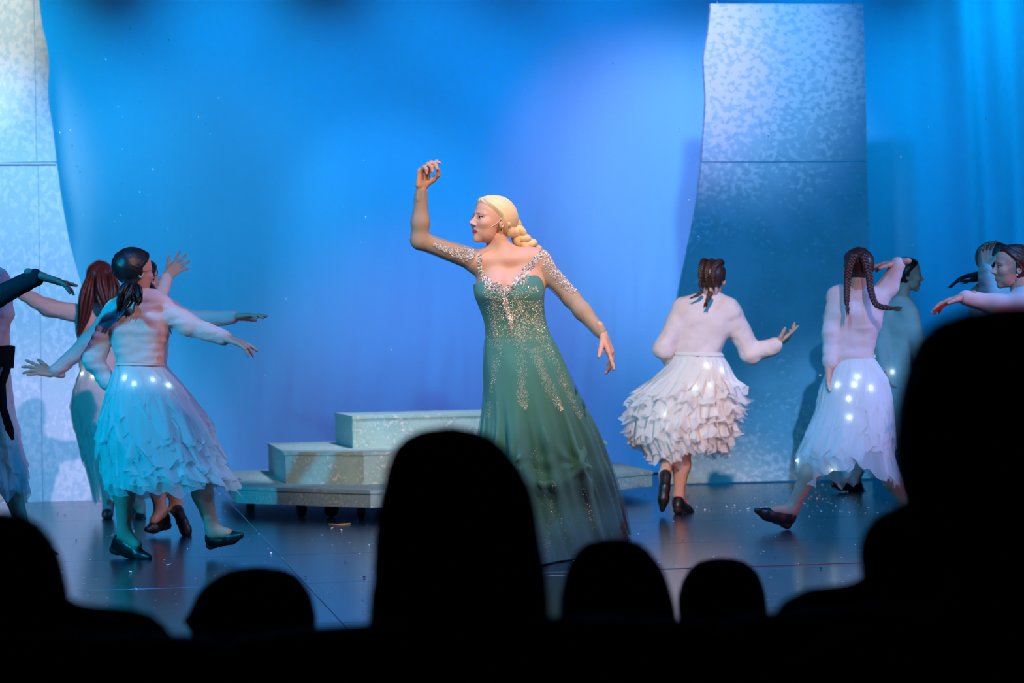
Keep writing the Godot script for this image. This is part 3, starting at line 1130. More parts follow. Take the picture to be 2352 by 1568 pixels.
func flats() -> void:
	# tall flat at the right
	var tx := paint_texture(3, 300, 900, Color(0.45, 0.62, 0.68), Color(0.84, 0.81, 0.83), Color(0.36, 0.54, 0.59), func(u, v):
		var diag: float = 0.62 - u * 0.35 - v * 1.5          # daubs crowd the top left corner, and the foot
		return clampf(diag * 1.1, -0.40, 0.25) if v < 0.5 else clampf((v - 0.90) * 2.0 - 0.10 - u * 0.04, -0.42, 0.02))
	var m := panel_mat("paint_tall", tx)
	var r := thing("painted_flat", "tall ice-painted wooden flat with one wavy edge hung on wires behind two dancers", "scenery flat", PZ(1780, 1104, zflat))
	var top := [[1632, 8], [1630, 50], [1625, 85], [1618, 115], [1616, 140], [1618, 180], [1621, 225], [1618, 285], [1614, 335], [1612, 371], [1992, 370], [1983, 9]]
	var low := [[1612, 374], [1606, 420], [1601, 465], [1592, 512], [1581, 565], [1570, 618], [1560, 668], [1552, 720], [1548, 790], [1546, 880], [1540, 980], [1534, 1060], [1532, 1111], [2004, 1098], [1998, 640], [1992, 373]]
	var a := PZ(1532, 8, zflat)
	var b := PZ(2004, 1111, zflat)
	board(r, top, zflat, 0.045, m, a.x, b.x, 0.0, a.y)
	board(r, low, zflat, 0.045, m, a.x, b.x, 0.0, a.y)
	for q in [[1650, 8], [1962, 9]]:
		var p := PZ(q[0], q[1], zflat - 0.02)
		var fr := MB.new()
		tube(fr, PackedVector3Array([p + Vector3(0, -0.1, -0.03), p + Vector3(0, 1.0, -0.03), p + Vector3(0, 1.9, -0.03)]), PackedFloat32Array([0.003, 0.003, 0.003]), 5)
		part("hanging_wire", fr, mats.steel, r)
	var p0 := PZ(1780, 800, zflat - 0.07)
	for y in [0.4, 1.6, 2.8]:
		var br := MB.new()
		box(br, Transform3D(Basis.IDENTITY, Vector3(p0.x, y, zflat - 0.07)), Vector3(0.9, 0.07, 0.04), 0.004)
		part("brace", br, mats.timber, r)
	# wide flat at the left
	tx = paint_texture(21, 420, 800, Color(0.60, 0.73, 0.79), Color(0.84, 0.86, 0.88), Color(0.54, 0.68, 0.76), func(u, v): return 0.06 - 0.12 * smoothstep(0.35, 0.75, v) + 0.22 * smoothstep(0.80, 0.95, v) * 0.6)
	m = panel_mat("paint_wide", tx)
	r = thing("painted_flat", "wide pale ice-painted wooden flat with a wavy edge behind the red-haired dancer", "scenery flat", PZ(0, 1157, zflat))
	a = PZ(-330, -260, zflat)
	b = PZ(258, 1157, zflat)
	var edge_top := [[80, -260], [86, -40], [90, 0], [96, 55], [106, 95], [112, 135], [112, 172], [110, 200], [112, 238], [120, 285], [126, 335], [130, 371]]
	var edge_low := [[130, 375], [134, 398], [138, 435], [145, 478], [153, 522], [161, 562], [172, 603], [186, 652], [204, 715], [222, 800], [236, 900], [246, 1000], [255, 1154]]
	board(r, [[85, 371], [74, -260]] + edge_top, zflat, 0.045, m, a.x, b.x, 0.0, a.y)
	board(r, [[99, 1157], [88, 375]] + edge_low, zflat, 0.045, m, a.x, b.x, 0.0, a.y)
	board(r, [[-330, 382], [-330, -260], [73, -260], [84, 371]], zflat, 0.045, m, a.x, b.x, 0.0, a.y)
	board(r, [[-330, 1172], [-330, 385], [87, 375], [98, 1157]], zflat, 0.045, m, a.x, b.x, 0.0, a.y)
	var lip := MB.new()      # the ledge batten along the joint
	var e0 := PZ(-330, 380, zflat)
	var e1 := PZ(128, 374, zflat)
	box(lip, Transform3D(Basis.IDENTITY, (e0 + e1) / 2 + Vector3(0, 0, 0.006)), Vector3((e1 - e0).x, 0.014, 0.012), 0.003)
	part("joint_batten", lip, m, r)

# ------------------------------------------------------------------ the rolling stepped platform
func tier(par: Node, poly: Array, y0: float, y1: float, m: Material, deckm: Material) -> void:
	var dt := 0.022
	var deck := PackedVector3Array()
	for p in poly:
		deck.push_back(Vector3(p[0], y1 - dt, p[1]))
	var mb := MB.new()
	prism(mb, deck, Vector3(0, dt, 0))
	part("deck", mb, deckm, par)
	var c := Vector2.ZERO
	for p in poly:
		c += Vector2(p[0], p[1]) / poly.size()
	for k in poly.size():
		var a := Vector2(poly[k][0], poly[k][1])
		var b := Vector2(poly[(k + 1) % poly.size()][0], poly[(k + 1) % poly.size()][1])
		var dir := (b - a).normalized()
		var inw := Vector2(-dir.y, dir.x)
		if inw.dot(c - a) < 0:
			inw = -inw
		var q := a + dir * 0.004 + inw * 0.007
		var w := b - dir * 0.004 + inw * 0.007
		mb = MB.new()
		prism(mb, PackedVector3Array([Vector3(q.x, y0, q.y), Vector3(w.x, y0, w.y), Vector3(w.x, y1 - dt - 0.001, w.y), Vector3(q.x, y1 - dt - 0.001, q.y)]), Vector3(inw.x, 0, inw.y) * 0.018)
		for v in mb.v.size():
			var p := mb.v[v]
			mb.uv[v] = Vector2(Vector2(p.x, p.z).dot(dir), p.y) * 0.8
		part("side_panel", mb, m, par)

func platform() -> void:
	var tx := paint_texture(40, 512, 512, Color(0.33, 0.50, 0.47), Color(0.80, 0.68, 0.62), Color(0.26, 0.43, 0.41), func(u, v): return -0.22)
	var m := panel_mat("paint_platform", tx)
	var dm := panel_mat("paint_deck", tx)      # the same paint, laid from above
	dm.uv1_triplanar = true
	dm.uv1_world_triplanar = true
	dm.uv1_scale = Vector3.ONE * 0.5
	var base := thing("rolling_platform", "low ice-painted stage platform on black casters, lowest of three steps", "platform", Vector3(2.3, 0, -16.4))
	tier(base, [[0.78, -15.56], [1.54, -14.63], [2.25, -14.66], [3.66, -16.30], [3.72, -18.1], [0.80, -18.1]], 0.085, 0.19, m, dm)
	for q in [[1.18, -15.35, 0.5], [1.52, -14.98, 0.1], [1.36, -15.25, 1.2], [3.30, -16.30, 0.3], [3.45, -17.8, 0.0], [1.0, -17.8, 0.4], [2.2, -15.0, 0.2]]:
		var w := MB.new()
		var c := Vector3(q[0], 0.045, q[1])
		var rot := Basis(Vector3.UP, q[2]) * Basis(Vector3.RIGHT, PI / 2) * Basis(Vector3.FORWARD, PI / 2)
		lathe(w, Transform3D(rot, c), [[0.0, -0.02], [0.036, -0.02], [0.045, -0.012], [0.045, 0.012], [0.036, 0.02], [0.0, 0.02]], 22)
		var o := part("caster", w, mats.rubber, base)
		var fk := MB.new()
		for s in [-1.0, 1.0]:
			box(fk, Transform3D(Basis(Vector3.UP, q[2]), c + Basis(Vector3.UP, q[2]) * Vector3(0, 0.018, s * 0.026)), Vector3(0.03, 0.05, 0.005))
		box(fk, Transform3D(Basis(Vector3.UP, q[2]), c + Vector3(0, 0.041, 0)), Vector3(0.07, 0.006, 0.07), 0.002)
		part("fork", fk, mats.steel, o)
	var mid := thing("platform_step", "ice-painted box step in two lengths on the rolling platform, middle step", "platform", Vector3(2.3, 0.19, -16.4))
	tier(mid, [[1.11, -15.80], [1.58, -15.40], [2.2, -15.42], [3.37, -16.43], [3.40, -17.75], [1.13, -17.75]], 0.19, 0.395, m, dm)
	var top := thing("platform_step", "ice-painted box on the stepped platform, topmost step behind the singer", "platform", Vector3(2.3, 0.395, -16.8))
	tier(top, [[1.59, -16.17], [2.55, -16.36], [3.05, -16.62], [3.05, -17.5], [1.59, -17.45]], 0.395, 0.61, m, dm)

# ------------------------------------------------------------------ the singer
var bins := {}
var bin_v := []

func catch_tris(mb: MB) -> void:      # so that beads can be sewn onto what a pixel shows
	for k in range(0, mb.i.size(), 3):
		var a := mb.v[mb.i[k]]
		var b := mb.v[mb.i[k + 1]]
		var c := mb.v[mb.i[k + 2]]
		var n := (c - a).cross(b - a).normalized()
		if n.dot(cf) > 0.0:
			continue
		var pa := pix(a)
		var pb := pix(b)
		var pc := pix(c)
		var lo := pa.min(pb).min(pc)
		var hi := pa.max(pb).max(pc)
		var id := bin_v.size()
		bin_v.append([a, b, c, n])
		for x in range(int(lo.x / 8), int(hi.x / 8) + 1):
			for y in range(int(lo.y / 8), int(hi.y / 8) + 1):
				var key := x * 4096 + y
				if not bins.has(key):
					bins[key] = PackedInt32Array()
				bins[key].push_back(id)

func hit(px: float, py: float) -> Array:
	var key := int(px / 8) * 4096 + int(py / 8)
	if not bins.has(key):
		return []
	var r := ray(px, py)
	var best := 1e9
	var out := []
	for id in bins[key]:
		var t: Array = bin_v[id]
		var h = Geometry3D.ray_intersects_triangle(EYE, r, t[0], t[1], t[2])
		if h != null and (h - EYE).dot(cf) < best:
			best = (h - EYE).dot(cf)
			out = [h, t[3]]
	return out

func bead(mb: MB, p: Vector3, n: Vector3, r: float, c: Color) -> void:      # a cut stone: a flat octagonal pyramid
	var x := n.cross(cu).normalized()
	var y := n.cross(x)
	var sp := rng.randf() * TAU
	n = (n + x * rng.randf_range(-0.35, 0.35) + y * rng.randf_range(-0.35, 0.35)).normalized()
	var top := p + n * r * 0.75
	for k in 5:
		var a := sp + TAU * k / 5.0
		var b := sp + TAU * (k + 1) / 5.0
		var i := mb.v.size()
		mb.vert(p + (x * cos(a) + y * sin(a)) * r, c)
		mb.vert(p + (x * cos(b) + y * sin(b)) * r, c)
		mb.vert(top, c)
		if (mb.v[i + 2] - mb.v[i]).cross(mb.v[i + 1] - mb.v[i]).dot(n) > 0:
			mb.tri(i, i + 1, i + 2)
		else:
			mb.tri(i, i + 2, i + 1)

func bead_band(mb: MB, path: Array, wide: float, count: int, r0: float, r1: float, tones: Array) -> void:
	for k in count:
		var t := rng.randf() * (path.size() - 1)
		var i := int(t)
		var a := Vector2(path[i][0], path[i][1])
		var b := Vector2(path[mini(i + 1, path.size() - 1)][0], path[mini(i + 1, path.size() - 1)][1])
		var p := a.lerp(b, t - i)
		var ww: float = wide
		if path[i].size() > 2:
			ww = lerpf(path[i][2], path[mini(i + 1, path.size() - 1)][2], t - i)
		var nn := (b - a).orthogonal().normalized()
		p += nn * (rng.randf_range(-1, 1) + rng.randf_range(-1, 1)) * ww * 0.5
		var h := hit(p.x, p.y)
		if h:
			bead(mb, h[0] + h[1] * 0.001, h[1], rng.randf_range(r0, r1), tones[rng.randi() % tones.size()])

func gown_rows(rows: Array, nu: int, nv: int, folds: Callable) -> PackedVector3Array:
	# rows: [left px, py, depth, right px, py, depth, front radius, back radius]
	var pts := PackedVector3Array()
	for j in nv:
		var x := j / float(nv - 1) * (rows.size() - 1)
		var i := mini(int(x), rows.size() - 2)
		var u := x - i
		var r0: Array = rows[maxi(i - 1, 0)]
		var r1: Array = rows[i]
		var r2: Array = rows[i + 1]
		var r3: Array = rows[mini(i + 2, rows.size() - 1)]
		var r := []
		for k in 8:
			r.append(cubic_interpolate(r1[k], r2[k], r0[k], r3[k], u))
		var a := P(r[0], r[1], r[2])
		var b := P(r[3], r[4], r[5])
		var c := (a + b) * 0.5
		var w := (b - a) * 0.5
		for q in nu:
			var th := TAU * q / nu
			var s := sin(th)
			var dep: Vector3 = -cf * (r[6] if s > 0 else r[7]) * s
			var f: float = folds.call(th, x)
			var p: Vector3 = c + (w * cos(th) + dep) * 1.0
			var o := (w.normalized() * cos(th) - cf * s)
			pts.push_back(p + o * f)
	return pts

func singer() -> void:
	var d := 11.43
	var skin := Color(0.62, 0.36, 0.26)
	var f := figure({"d": d, "sc": 1.0, "yaw": -8.0, "hyaw": -58.0, "hpitch": 0.20, "hroll": -0.05, "cell": 0.0105, "res": [150, 110], "hsc": 1.03, "skin": skin, "lips": Color(0.30, 0.022, 0.035), "brow": Color(0.07, 0.035, 0.02),
		"label": "singer in long teal beaded gown with platinum braid, one arm raised", "eyes": true, "slim": 0.74, "clavicle": true, "hair": ["platinum", lin(0.74, 0.57, 0.31)], "thick": 0.055, "ridge": 9.0, "bust": 1.0, "hairline": hairline_swept,
		"j": {"head": [1129, 509, 0.0], "neck": [1166, 592, 0.02], "shA": [1098, 603, 0.0], "shB": [1238, 598, 0.03], "waist": [1184, 760], "hipA": [1160, 845], "hipB": [1240, 845],
			"elA": [964, 552, -0.10], "wrA": [968, 432, -0.14], "elB": [1312, 684, 0.0], "wrB": [1386, 770, -0.08], "knA": [1185, 1050, 0.08], "anA": [1195, 1256, 0.2], "heA": [1195, 1275, 0.26], "toA": [1190, 1283, 0.05],
			"knB": [1262, 1050, 0.16], "anB": [1275, 1250, 0.35], "heB": [1276, 1268, 0.4], "toB": [1284, 1276, 0.18]},
		"handA": {"tip": [976, 370, -0.14], "n": [0.75, 0.0, 0.65], "thumb": 1.0, "curl": [0.68, 0.98, 1.08, 1.12, 1.9], "spread": 0.0, "cell": 0.0032},
		"handB": {"tip": [1424, 862, -0.12], "n": [-0.65, -0.2, -0.25], "thumb": -1.0, "curl": [0.02, 0.38, 0.42, 0.45, 0.35], "spread": 0.10, "cell": 0.0032}})
	var root: Node3D = f.root
	for c in root.get_children():
		if c.name.begins_with("body"):
			var bm := MB.new()
			var a: Array = c.mesh.surface_get_arrays(0)
			bm.i = a[Mesh.ARRAY_INDEX]
			for v in a[Mesh.ARRAY_VERTEX]:
				bm.v.push_back(v + root.position)
			catch_tris(bm)
	# braid over the back of the shoulder
	var hb: Basis = f.hb
	var br := MB.new()
	var nape: Vector3 = f.hc + hb * (Vector3(-0.05, -0.10, -0.42) * f.hh)
	braid(br, PackedVector3Array([P(1166, 505, d + 0.04), P(1186, 528, d + 0.05), P(1194, 547, d + 0.06), P(1212, 561, d + 0.08), P(1226, 572, d + 0.13), P(1232, 600, d + 0.20), P(1225, 680, d + 0.21)]), 0.036, 0.026, 3.2, 10)
	var sweep := MB.new()       # the hair drawn back over the ear into the braid
	blob(sweep, [bone(f.hc + hb * (Vector3(0.27, 0.10, -0.02) * f.hh), f.hc + hb * (Vector3(0.285, -0.02, -0.20) * f.hh), 0.006, 0.012), bone(f.hc + hb * (Vector3(0.285, -0.02, -0.20) * f.hh), f.hc + hb * (Vector3(0.18, -0.14, -0.37) * f.hh), 0.012, 0.018),
		bone(f.hc + hb * (Vector3(0.18, -0.14, -0.37) * f.hh), P(1188, 534, d + 0.05), 0.020, 0.027)], 0.004, 0.02, 0.0, Color.WHITE, 0.004, Vector3(14, 60, 14))
	part("hair_sweep", sweep, f.hm, root)
	part("braid", br, f.hm, root)
	# gown
	var rows := [
		[1085, 642, d, 1249, 632, d + 0.03, 0.115, 0.10], [1087, 658, d, 1250, 650, d + 0.03, 0.150, 0.10], [1091, 682, d, 1250, 676, d + 0.03, 0.165, 0.10], [1101, 708, d, 1250, 704, d + 0.02, 0.135, 0.10],
		[1112, 742, d, 1255, 738, d + 0.02, 0.110, 0.10], [1115, 778, d, 1267, 775, d + 0.02, 0.110, 0.105], [1112, 812, d, 1284, 808, d + 0.03, 0.125, 0.12], [1111, 850, d, 1302, 846, d + 0.05, 0.145, 0.15],
		[1112, 900, d, 1324, 895, d + 0.10, 0.165, 0.18], [1110, 950, d, 1347, 944, d + 0.18, 0.19, 0.22], [1105, 1000, d, 1369, 994, d + 0.30, 0.23, 0.26], [1099, 1055, d + 0.02, 1387, 1048, d + 0.45, 0.28, 0.30],
		[1096, 1105, d + 0.04, 1403, 1098, d + 0.62, 0.34, 0.34], [1096, 1160, d + 0.06, 1420, 1150, d + 0.90, 0.42, 0.36], [1106, 1212, d + 0.08, 1433, 1200, d + 1.2, 0.58, 0.36], [1124, 1284, d + 0.02, 1443, 1229, d + 1.62, 0.74, 0.36]]
	var gp := Vector2(1282, 1045)      # where the skirt is gathered up
	var folds := func(th: float, x: float) -> float:
		var k := smoothstep(7.0, 13.0, x)
		var v := k * (0.030 * sin(th * 13 + 0.6 * sin(th * 3) + x * 0.15) + 0.014 * sin(th * 29 + x * 0.3))
		v += 0.004 * sin(th * 9 + x * 1.4) * smoothstep(4.0, 6.0, x)
		if sin(th) > 0.0 and x < 3.4:      # the two cups of the bodice
			v += 0.018 * smoothstep(0.0, 0.6, sin(th)) * exp(-pow((x - 1.9) * 0.9, 2.0)) * (cos(th * 2.0) * -1.0 * 0.0 + absf(cos(th * 1.0)) * 1.3 - 0.35)
		# a ruched swag gathered at two points
		var a := th - 1.05
		var b := x - 11.2
		var r := sqrt(a * a * 9.0 + b * b * 0.7)
		v += 0.020 * sin(atan2(b, a * 3.0) * 7.0) * exp(-r * 0.9) * smoothstep(0.05, 0.4, r) + 0.035 * exp(-r * r * 2.2)
		var a2 := th - 2.05
		var r2 := sqrt(a2 * a2 * 9.0 + b * b * 0.7)
		v += 0.018 * sin(atan2(b, a2 * 3.0) * 7.0) * exp(-r2 * 1.0) * smoothstep(0.05, 0.4, r2) + 0.02 * exp(-r2 * r2 * 2.2)
		var mid := (th - 1.55) / 0.5
		v += 0.028 * exp(-mid * mid) * sin((x - 11.0 - 0.8 * (1.0 - mid * mid)) * 5.0) * smoothstep(10.6, 11.4, x) * smoothstep(13.2, 11.8, x)
		return v
	var nu := 220
	var nv := 150
	var pts := gown_rows(rows, nu, nv, folds)
	for q in pts.size():
		pts[q].y = maxf(pts[q].y, 0.006)
	# the sweetheart neckline: the top rows dip towards the middle of the front
	var top := [[1085, 655], [1098, 650], [1112, 642], [1130, 648], [1150, 657], [1166, 664], [1180, 656], [1198, 640], [1218, 628], [1238, 630], [1250, 640]]
	var g := MB.new()
	sheet(g, pts, nu, nv, null, true, true)
	var use := PackedInt32Array()
	for k in range(0, g.i.size(), 3):
		var m := (g.v[g.i[k]] + g.v[g.i[k + 1]] + g.v[g.i[k + 2]]) / 3.0
		var q := pix(m)
		var keep := true
		if q.y < 670:
			for e in top.size() - 1:
				if q.x >= top[e][0] and q.x < top[e + 1][0]:
					keep = q.y > lerpf(top[e][1], top[e + 1][1], (q.x - top[e][0]) / (top[e + 1][0] - top[e][0]))
		if keep or (m - (EYE + cf * d)).dot(cf) > 0.06:
			use.push_back(g.i[k])
			use.push_back(g.i[k + 1])
			use.push_back(g.i[k + 2])
	g.i = use
	var gown := part("gown", g, mats.gown, root)
	catch_tris(g)
	# sheer outer layer that trails at the right
	var ov := MB.new()
	var orow := []
	for k in range(5, rows.size()):
		var r: Array = rows[k].duplicate()
		var t := (k - 5) / 10.0
		r[6] += 0.001 + 0.03 * t
		r[7] += 0.001 + 0.03 * t
		r[0] -= 1
		r[3] += 1 + 3 * t
		orow.append(r)
	var op := gown_rows(orow, 160, 70, func(th: float, x: float) -> float: return 0.003 + smoothstep(2.0, 9.0, x) * (0.032 * sin(th * 10 + 1.0 + 0.5 * sin(th * 2 + x * 0.2)) + 0.010 * sin(th * 31 + x)))
	for q in op.size():
		op[q].y = maxf(op[q].y, 0.004)
	sheet(ov, op, 160, 70, null, true, true)
	part("sheer_overskirt", ov, mats.gown_sheer, gown)
	# sheer sleeves
	var J: Dictionary = f.J
	for q in ["A", "B"]:
		var sl := MB.new()
		blob(sl, [bone(J["sh" + q].lerp(J.neck, 0.10), J["el" + q], 0.050, 0.038), bone(J["el" + q], J["el" + q].lerp(J["wr" + q], 0.35), 0.038, 0.038), bone(J["el" + q].lerp(J["wr" + q], 0.35), J["el" + q].lerp(J["wr" + q], 0.90), 0.038, 0.028)], 0.0085, 0.02, 0.0035, Color.WHITE, 0.002, Vector3(40, 40, 40))
		part("sheer_sleeve", sl, mats.sleeve, gown)
		catch_tris(sl)
	# beadwork
	var silver := [Color(0.75, 0.70, 0.62), Color(0.45, 0.38, 0.32), Color(0.20, 0.16, 0.13), Color(0.9, 0.88, 0.84), Color(0.55, 0.48, 0.42)]
	var bd := MB.new()
	bd.colored = true
	bead_band(bd, [[1103, 583, 5], [1101, 605, 5], [1103, 622, 6], [1112, 640, 9], [1126, 650, 9], [1146, 658, 9], [1162, 668, 11]], 8, 630, 0.0018, 0.0048, silver)
	bead_band(bd, [[1250, 575, 12], [1240, 590, 10], [1222, 608, 9], [1208, 622, 9], [1194, 638, 9], [1180, 652, 9], [1162, 668, 10]], 8, 720, 0.0018, 0.0048, silver)
	bead_band(bd, [[1162, 664, 11], [1159, 690, 7], [1162, 706, 6], [1168, 722, 9], [1172, 738, 6], [1175, 756, 3]], 8, 495, 0.002, 0.006, silver)
	bead_band(bd, [[1112, 640, 6], [1116, 658, 6], [1135, 668, 8], [1150, 672, 8]], 8, 130, 0.0016, 0.004, silver)
	bead_band(bd, [[1202, 614, 5], [1208, 640, 10], [1196, 655, 8]], 8, 120, 0.0016, 0.004, silver)
	part("crystal_beading", bd, mats.bead, gown, "stuff")
	var se := MB.new()
	se.colored = true
	var pale := [Color(0.70, 0.66, 0.58), Color(0.82, 0.80, 0.76), Color(0.52, 0.47, 0.42), Color(0.35, 0.30, 0.26)]
	bead_band(se, [[1252, 578, 14], [1268, 600, 24], [1284, 625, 26], [1302, 648, 20], [1322, 668, 12]], 20, 1350, 0.0014, 0.0036, pale)
	bead_band(se, [[1090, 582, 12], [1068, 585, 20], [1048, 582, 15], [1020, 572, 7], [996, 560, 5]], 15, 930, 0.0014, 0.0034, pale)
	part("sleeve_beading", se, mats.bead, gown, "stuff")
	var sq := MB.new()
	sq.colored = true
	var gold := [Color(0.62, 0.58, 0.42), Color(0.75, 0.72, 0.58), Color(0.40, 0.40, 0.30), Color(0.55, 0.62, 0.52)]
	bead_band(sq, [[1195, 690, 40], [1190, 740, 42], [1200, 790, 40]], 40, 1350, 0.0010, 0.0026, gold)
	bead_band(sq, [[1135, 690, 26], [1140, 740, 20], [1138, 800, 22]], 20, 720, 0.0010, 0.0024, gold)
	bead_band(sq, [[1235, 690, 16], [1240, 760, 22], [1262, 820, 26]], 20, 930, 0.0010, 0.0026, gold)
	bead_band(sq, [[1200, 790, 22], [1198, 850, 14], [1198, 895, 12], [1200, 915, 18], [1208, 940, 4]], 12, 930, 0.0010, 0.0028, gold)
	bead_band(sq, [[1225, 800, 18], [1240, 835, 14], [1252, 870, 14], [1270, 910, 18], [1290, 942, 5]], 12, 1140, 0.0010, 0.0028, gold)
	bead_band(sq, [[1255, 790, 16], [1285, 850, 16], [1300, 890, 12], [1318, 930, 10], [1335, 962, 6]], 12, 840, 0.0010, 0.0026, gold)
	bead_band(sq, [[1150, 800, 14], [1135, 850, 10], [1128, 900, 7], [1122, 960, 6]], 12, 390, 0.0010, 0.0024, gold)
	bead_band(sq, [[1112, 664, 14], [1130, 682, 18], [1150, 695, 16]], 12, 200, 0.0010, 0.0024, gold)
	bead_band(sq, [[1178, 682, 16], [1205, 672, 22], [1236, 660, 14]], 12, 260, 0.0010, 0.0024, gold)
	part("sequin_embroidery", sq, mats.bead, gown, "stuff")
	var gl := MB.new()
	gl.colored = true
	bead_band(gl, [[1272, 1110, 5], [1266, 1170, 6], [1258, 1240, 9], [1250, 1290, 16]], 8, 200, 0.0016, 0.0036, gold)
	bead_band(gl, [[1340, 1120, 8], [1350, 1170, 14], [1365, 1230, 16]], 8, 80, 0.0016, 0.0036, gold)
	bead_band(gl, [[1230, 1030, 12], [1240, 1090, 22], [1290, 1180, 60], [1300, 1260, 70]], 8, 130, 0.0016, 0.0036, gold)
	part("hem_glitter", gl, mats.bead, gown, "stuff")
	# headset microphone along the cheek
	var mic := MB.new()
	var wire := PackedVector3Array()
	var near := d
	var spots := [[1150, 503], [1147, 507], [1143, 511], [1138, 515], [1132, 519], [1126, 523], [1119, 527], [1112, 531], [1106, 534]]
	for p in spots:
		var h := hit(p[0], p[1])
		if h:
			near = minf(near, (h[0] - EYE).dot(cf))
	for k in spots.size():
		var h := hit(spots[k][0], spots[k][1])
		var own: float = (h[0] - EYE).dot(cf) - 0.004 if h else near - 0.004
		wire.push_back(P(spots[k][0], spots[k][1], lerpf(own, near - 0.006, minf(1.0, minf(k, 8 - k) * 0.7))))
	tube(mic, wire, PackedFloat32Array([0.0016, 0.0016, 0.0016, 0.0016, 0.0018, 0.0018, 0.0016, 0.0016, 0.0024]), 6)
	tube(mic, PackedVector3Array([wire[6], wire[5].lerp(wire[6], 0.1)]), PackedFloat32Array([0.0035, 0.0035]), 6)
	part("headset_microphone", mic, mats.mic, root)

# ------------------------------------------------------------------ the dancers
func dancers() -> void:
	var grp := ""
	var pale_skin := Color(0.55, 0.32, 0.25)
	var white: StandardMaterial3D = mats.shirt
	# dark ponytail and glasses, turned away
	var f := figure({"d": 12.15, "sc": 0.95, "yaw": 165.0, "hyaw": 128.0, "label": "dancer with black ponytail and glasses seen from behind, hand on hip, layered tulle skirt", "group": grp, "skin": pale_skin, "hair": ["black", lin(0.012, 0.011, 0.014)], "thick": 0.075, "shirt": white, "hairline": hairline_back, "crease": 0.020, "stretch": Vector3(14, 46, 14),
		"j": {"head": [311, 624, 0.0], "neck": [318, 688, 0.02], "shA": [262, 722, 0.05], "shB": [358, 700, 0.0], "waist": [321, 832], "hipA": [290, 900], "hipB": [354, 900], "elA": [214, 826, 0.04], "wrA": [253, 884, 0.02], "elB": [430, 744, -0.02], "wrB": [519, 777, -0.05],
			"knA": [285, 1085, -0.06], "anA": [285, 1225, 0.0], "heA": [264, 1258, 0.06], "toA": [345, 1280, -0.06], "knB": [452, 1085, -0.05], "anB": [490, 1220, 0.0], "heB": [484, 1247, 0.05], "toB": [556, 1228, -0.05]},
		"handA": {"tip": [268, 925, 0.03], "n": [1, 0, 0], "thumb": -1.0}, "handB": {"tip": [572, 795, -0.1], "n": [-0.2, -1, -0.2], "thumb": 1.0, "curl": [0.15, 0.35, 0.4, 0.1, 0.3]}})
	var pt := MB.new()
	lock(pt, PackedVector3Array([P(304, 650, 12.06), P(290, 668, 12.0), P(282, 695, 12.0), P(272, 722, 12.0)]), 0.030, 26, 0.9)
	lock(pt, PackedVector3Array([P(308, 652, 12.05), P(312, 672, 12.0), P(316, 690, 12.0), P(310, 705, 12.0)]), 0.022, 14, 0.9)
	part("ponytail", pt, f.hm, f.root)
	var gl := MB.new()
	var hb: Basis = f.hb
	for s in [-1.0, 1.0]:
		var ring := PackedVector3Array()
		var rr := PackedFloat32Array()
		for k in 17:
			var a := TAU * k / 16.0
			ring.push_back(f.hc + hb * (Vector3(s * 0.145 + 0.10 * cos(a), 0.0 + 0.085 * sin(a), 0.46) * f.hh))
			rr.push_back(0.0016)
		tube(gl, ring, rr, 5)
		tube(gl, PackedVector3Array([f.hc + hb * (Vector3(s * 0.245, 0.02, 0.46) * f.hh), f.hc + hb * (Vector3(s * 0.36, 0.02, 0.2) * f.hh), f.hc + hb * (Vector3(s * 0.35, 0.0, -0.06) * f.hh)]), PackedFloat32Array([0.0018, 0.0018, 0.0018]), 5)
	tube(gl, PackedVector3Array([f.hc + hb * (Vector3(-0.045, 0.02, 0.47) * f.hh), f.hc + hb * (Vector3(0.045, 0.02, 0.47) * f.hh)]), PackedFloat32Array([0.0016, 0.0016]), 5)
	part("glasses", gl, mats.blackplastic, f.root)
	var s := skirt(f, [[268, 838, 375, 842], [262, 852, 380, 848], [248, 900, 416, 890], [238, 960, 448, 950], [234, 1020, 475, 1010], [246, 1075, 500, 1062], [258, 1120, 528, 1098]],
		[[0.02, 0.42, 22, 0.42, 0.02, 0.03], [0.28, 0.42, 22, 0.40, 0.06, 0.06], [0.50, 0.42, 24, 0.38, 0.07, 0.07], [0.66, 0.40, 22, 0.36, 0.06, 0.07]], mats.tulle_blue, mats.lining, 5)
	for p in [[284, 864], [308, 882], [350, 869], [390, 884]]:
		led_on(s, f, p[0], p[1])
	# red-haired dancer behind her
	f = figure({"d": 15.5, "sc": 1.0, "yaw": 180.0, "hyaw": 170.0, "label": "red-haired dancer with loose long hair and arms flung wide before the wide flat", "group": grp, "skin": pale_skin, "hair": ["red", lin(0.10, 0.022, 0.018)], "thick": 0.06, "shirt": white, "hairline": hairline_long, "res": [56, 40],
		"j": {"head": [232, 643, 0.0], "neck": [236, 702, 0.02], "shA": [196, 722, 0.0], "shB": [280, 716, 0.0], "waist": [226, 830], "hipA": [205, 880], "hipB": [255, 880], "elA": [112, 706, 0.0], "wrA": [46, 672, 0.0], "elB": [362, 706, 0.05], "wrB": [384, 634, 0.05],
			"knA": [235, 1040, 0], "anA": [250, 1150, 0.1], "heA": [248, 1172, 0.15], "toA": [246, 1186, -0.1], "knB": [295, 1040, 0], "anB": [320, 1160, 0.0], "heB": [308, 1183, 0.05], "toB": [330, 1192, -0.12]},
		"handA": {"tip": [10, 655, 0], "n": [0, -1, 0], "thumb": -1.0}, "handB": {"tip": [408, 612, 0.05], "n": [0.3, 0.2, -0.9], "thumb": 1.0, "curl": [0.1, 0.15, 0.2, 0.25, 0.1], "spread": 0.3}})
	var lk := MB.new()
	lock(lk, PackedVector3Array([P(212, 630, 15.40), P(200, 680, 15.36), P(192, 725, 15.36), P(178, 778, 15.38)]), 0.030, 18, 1.2)
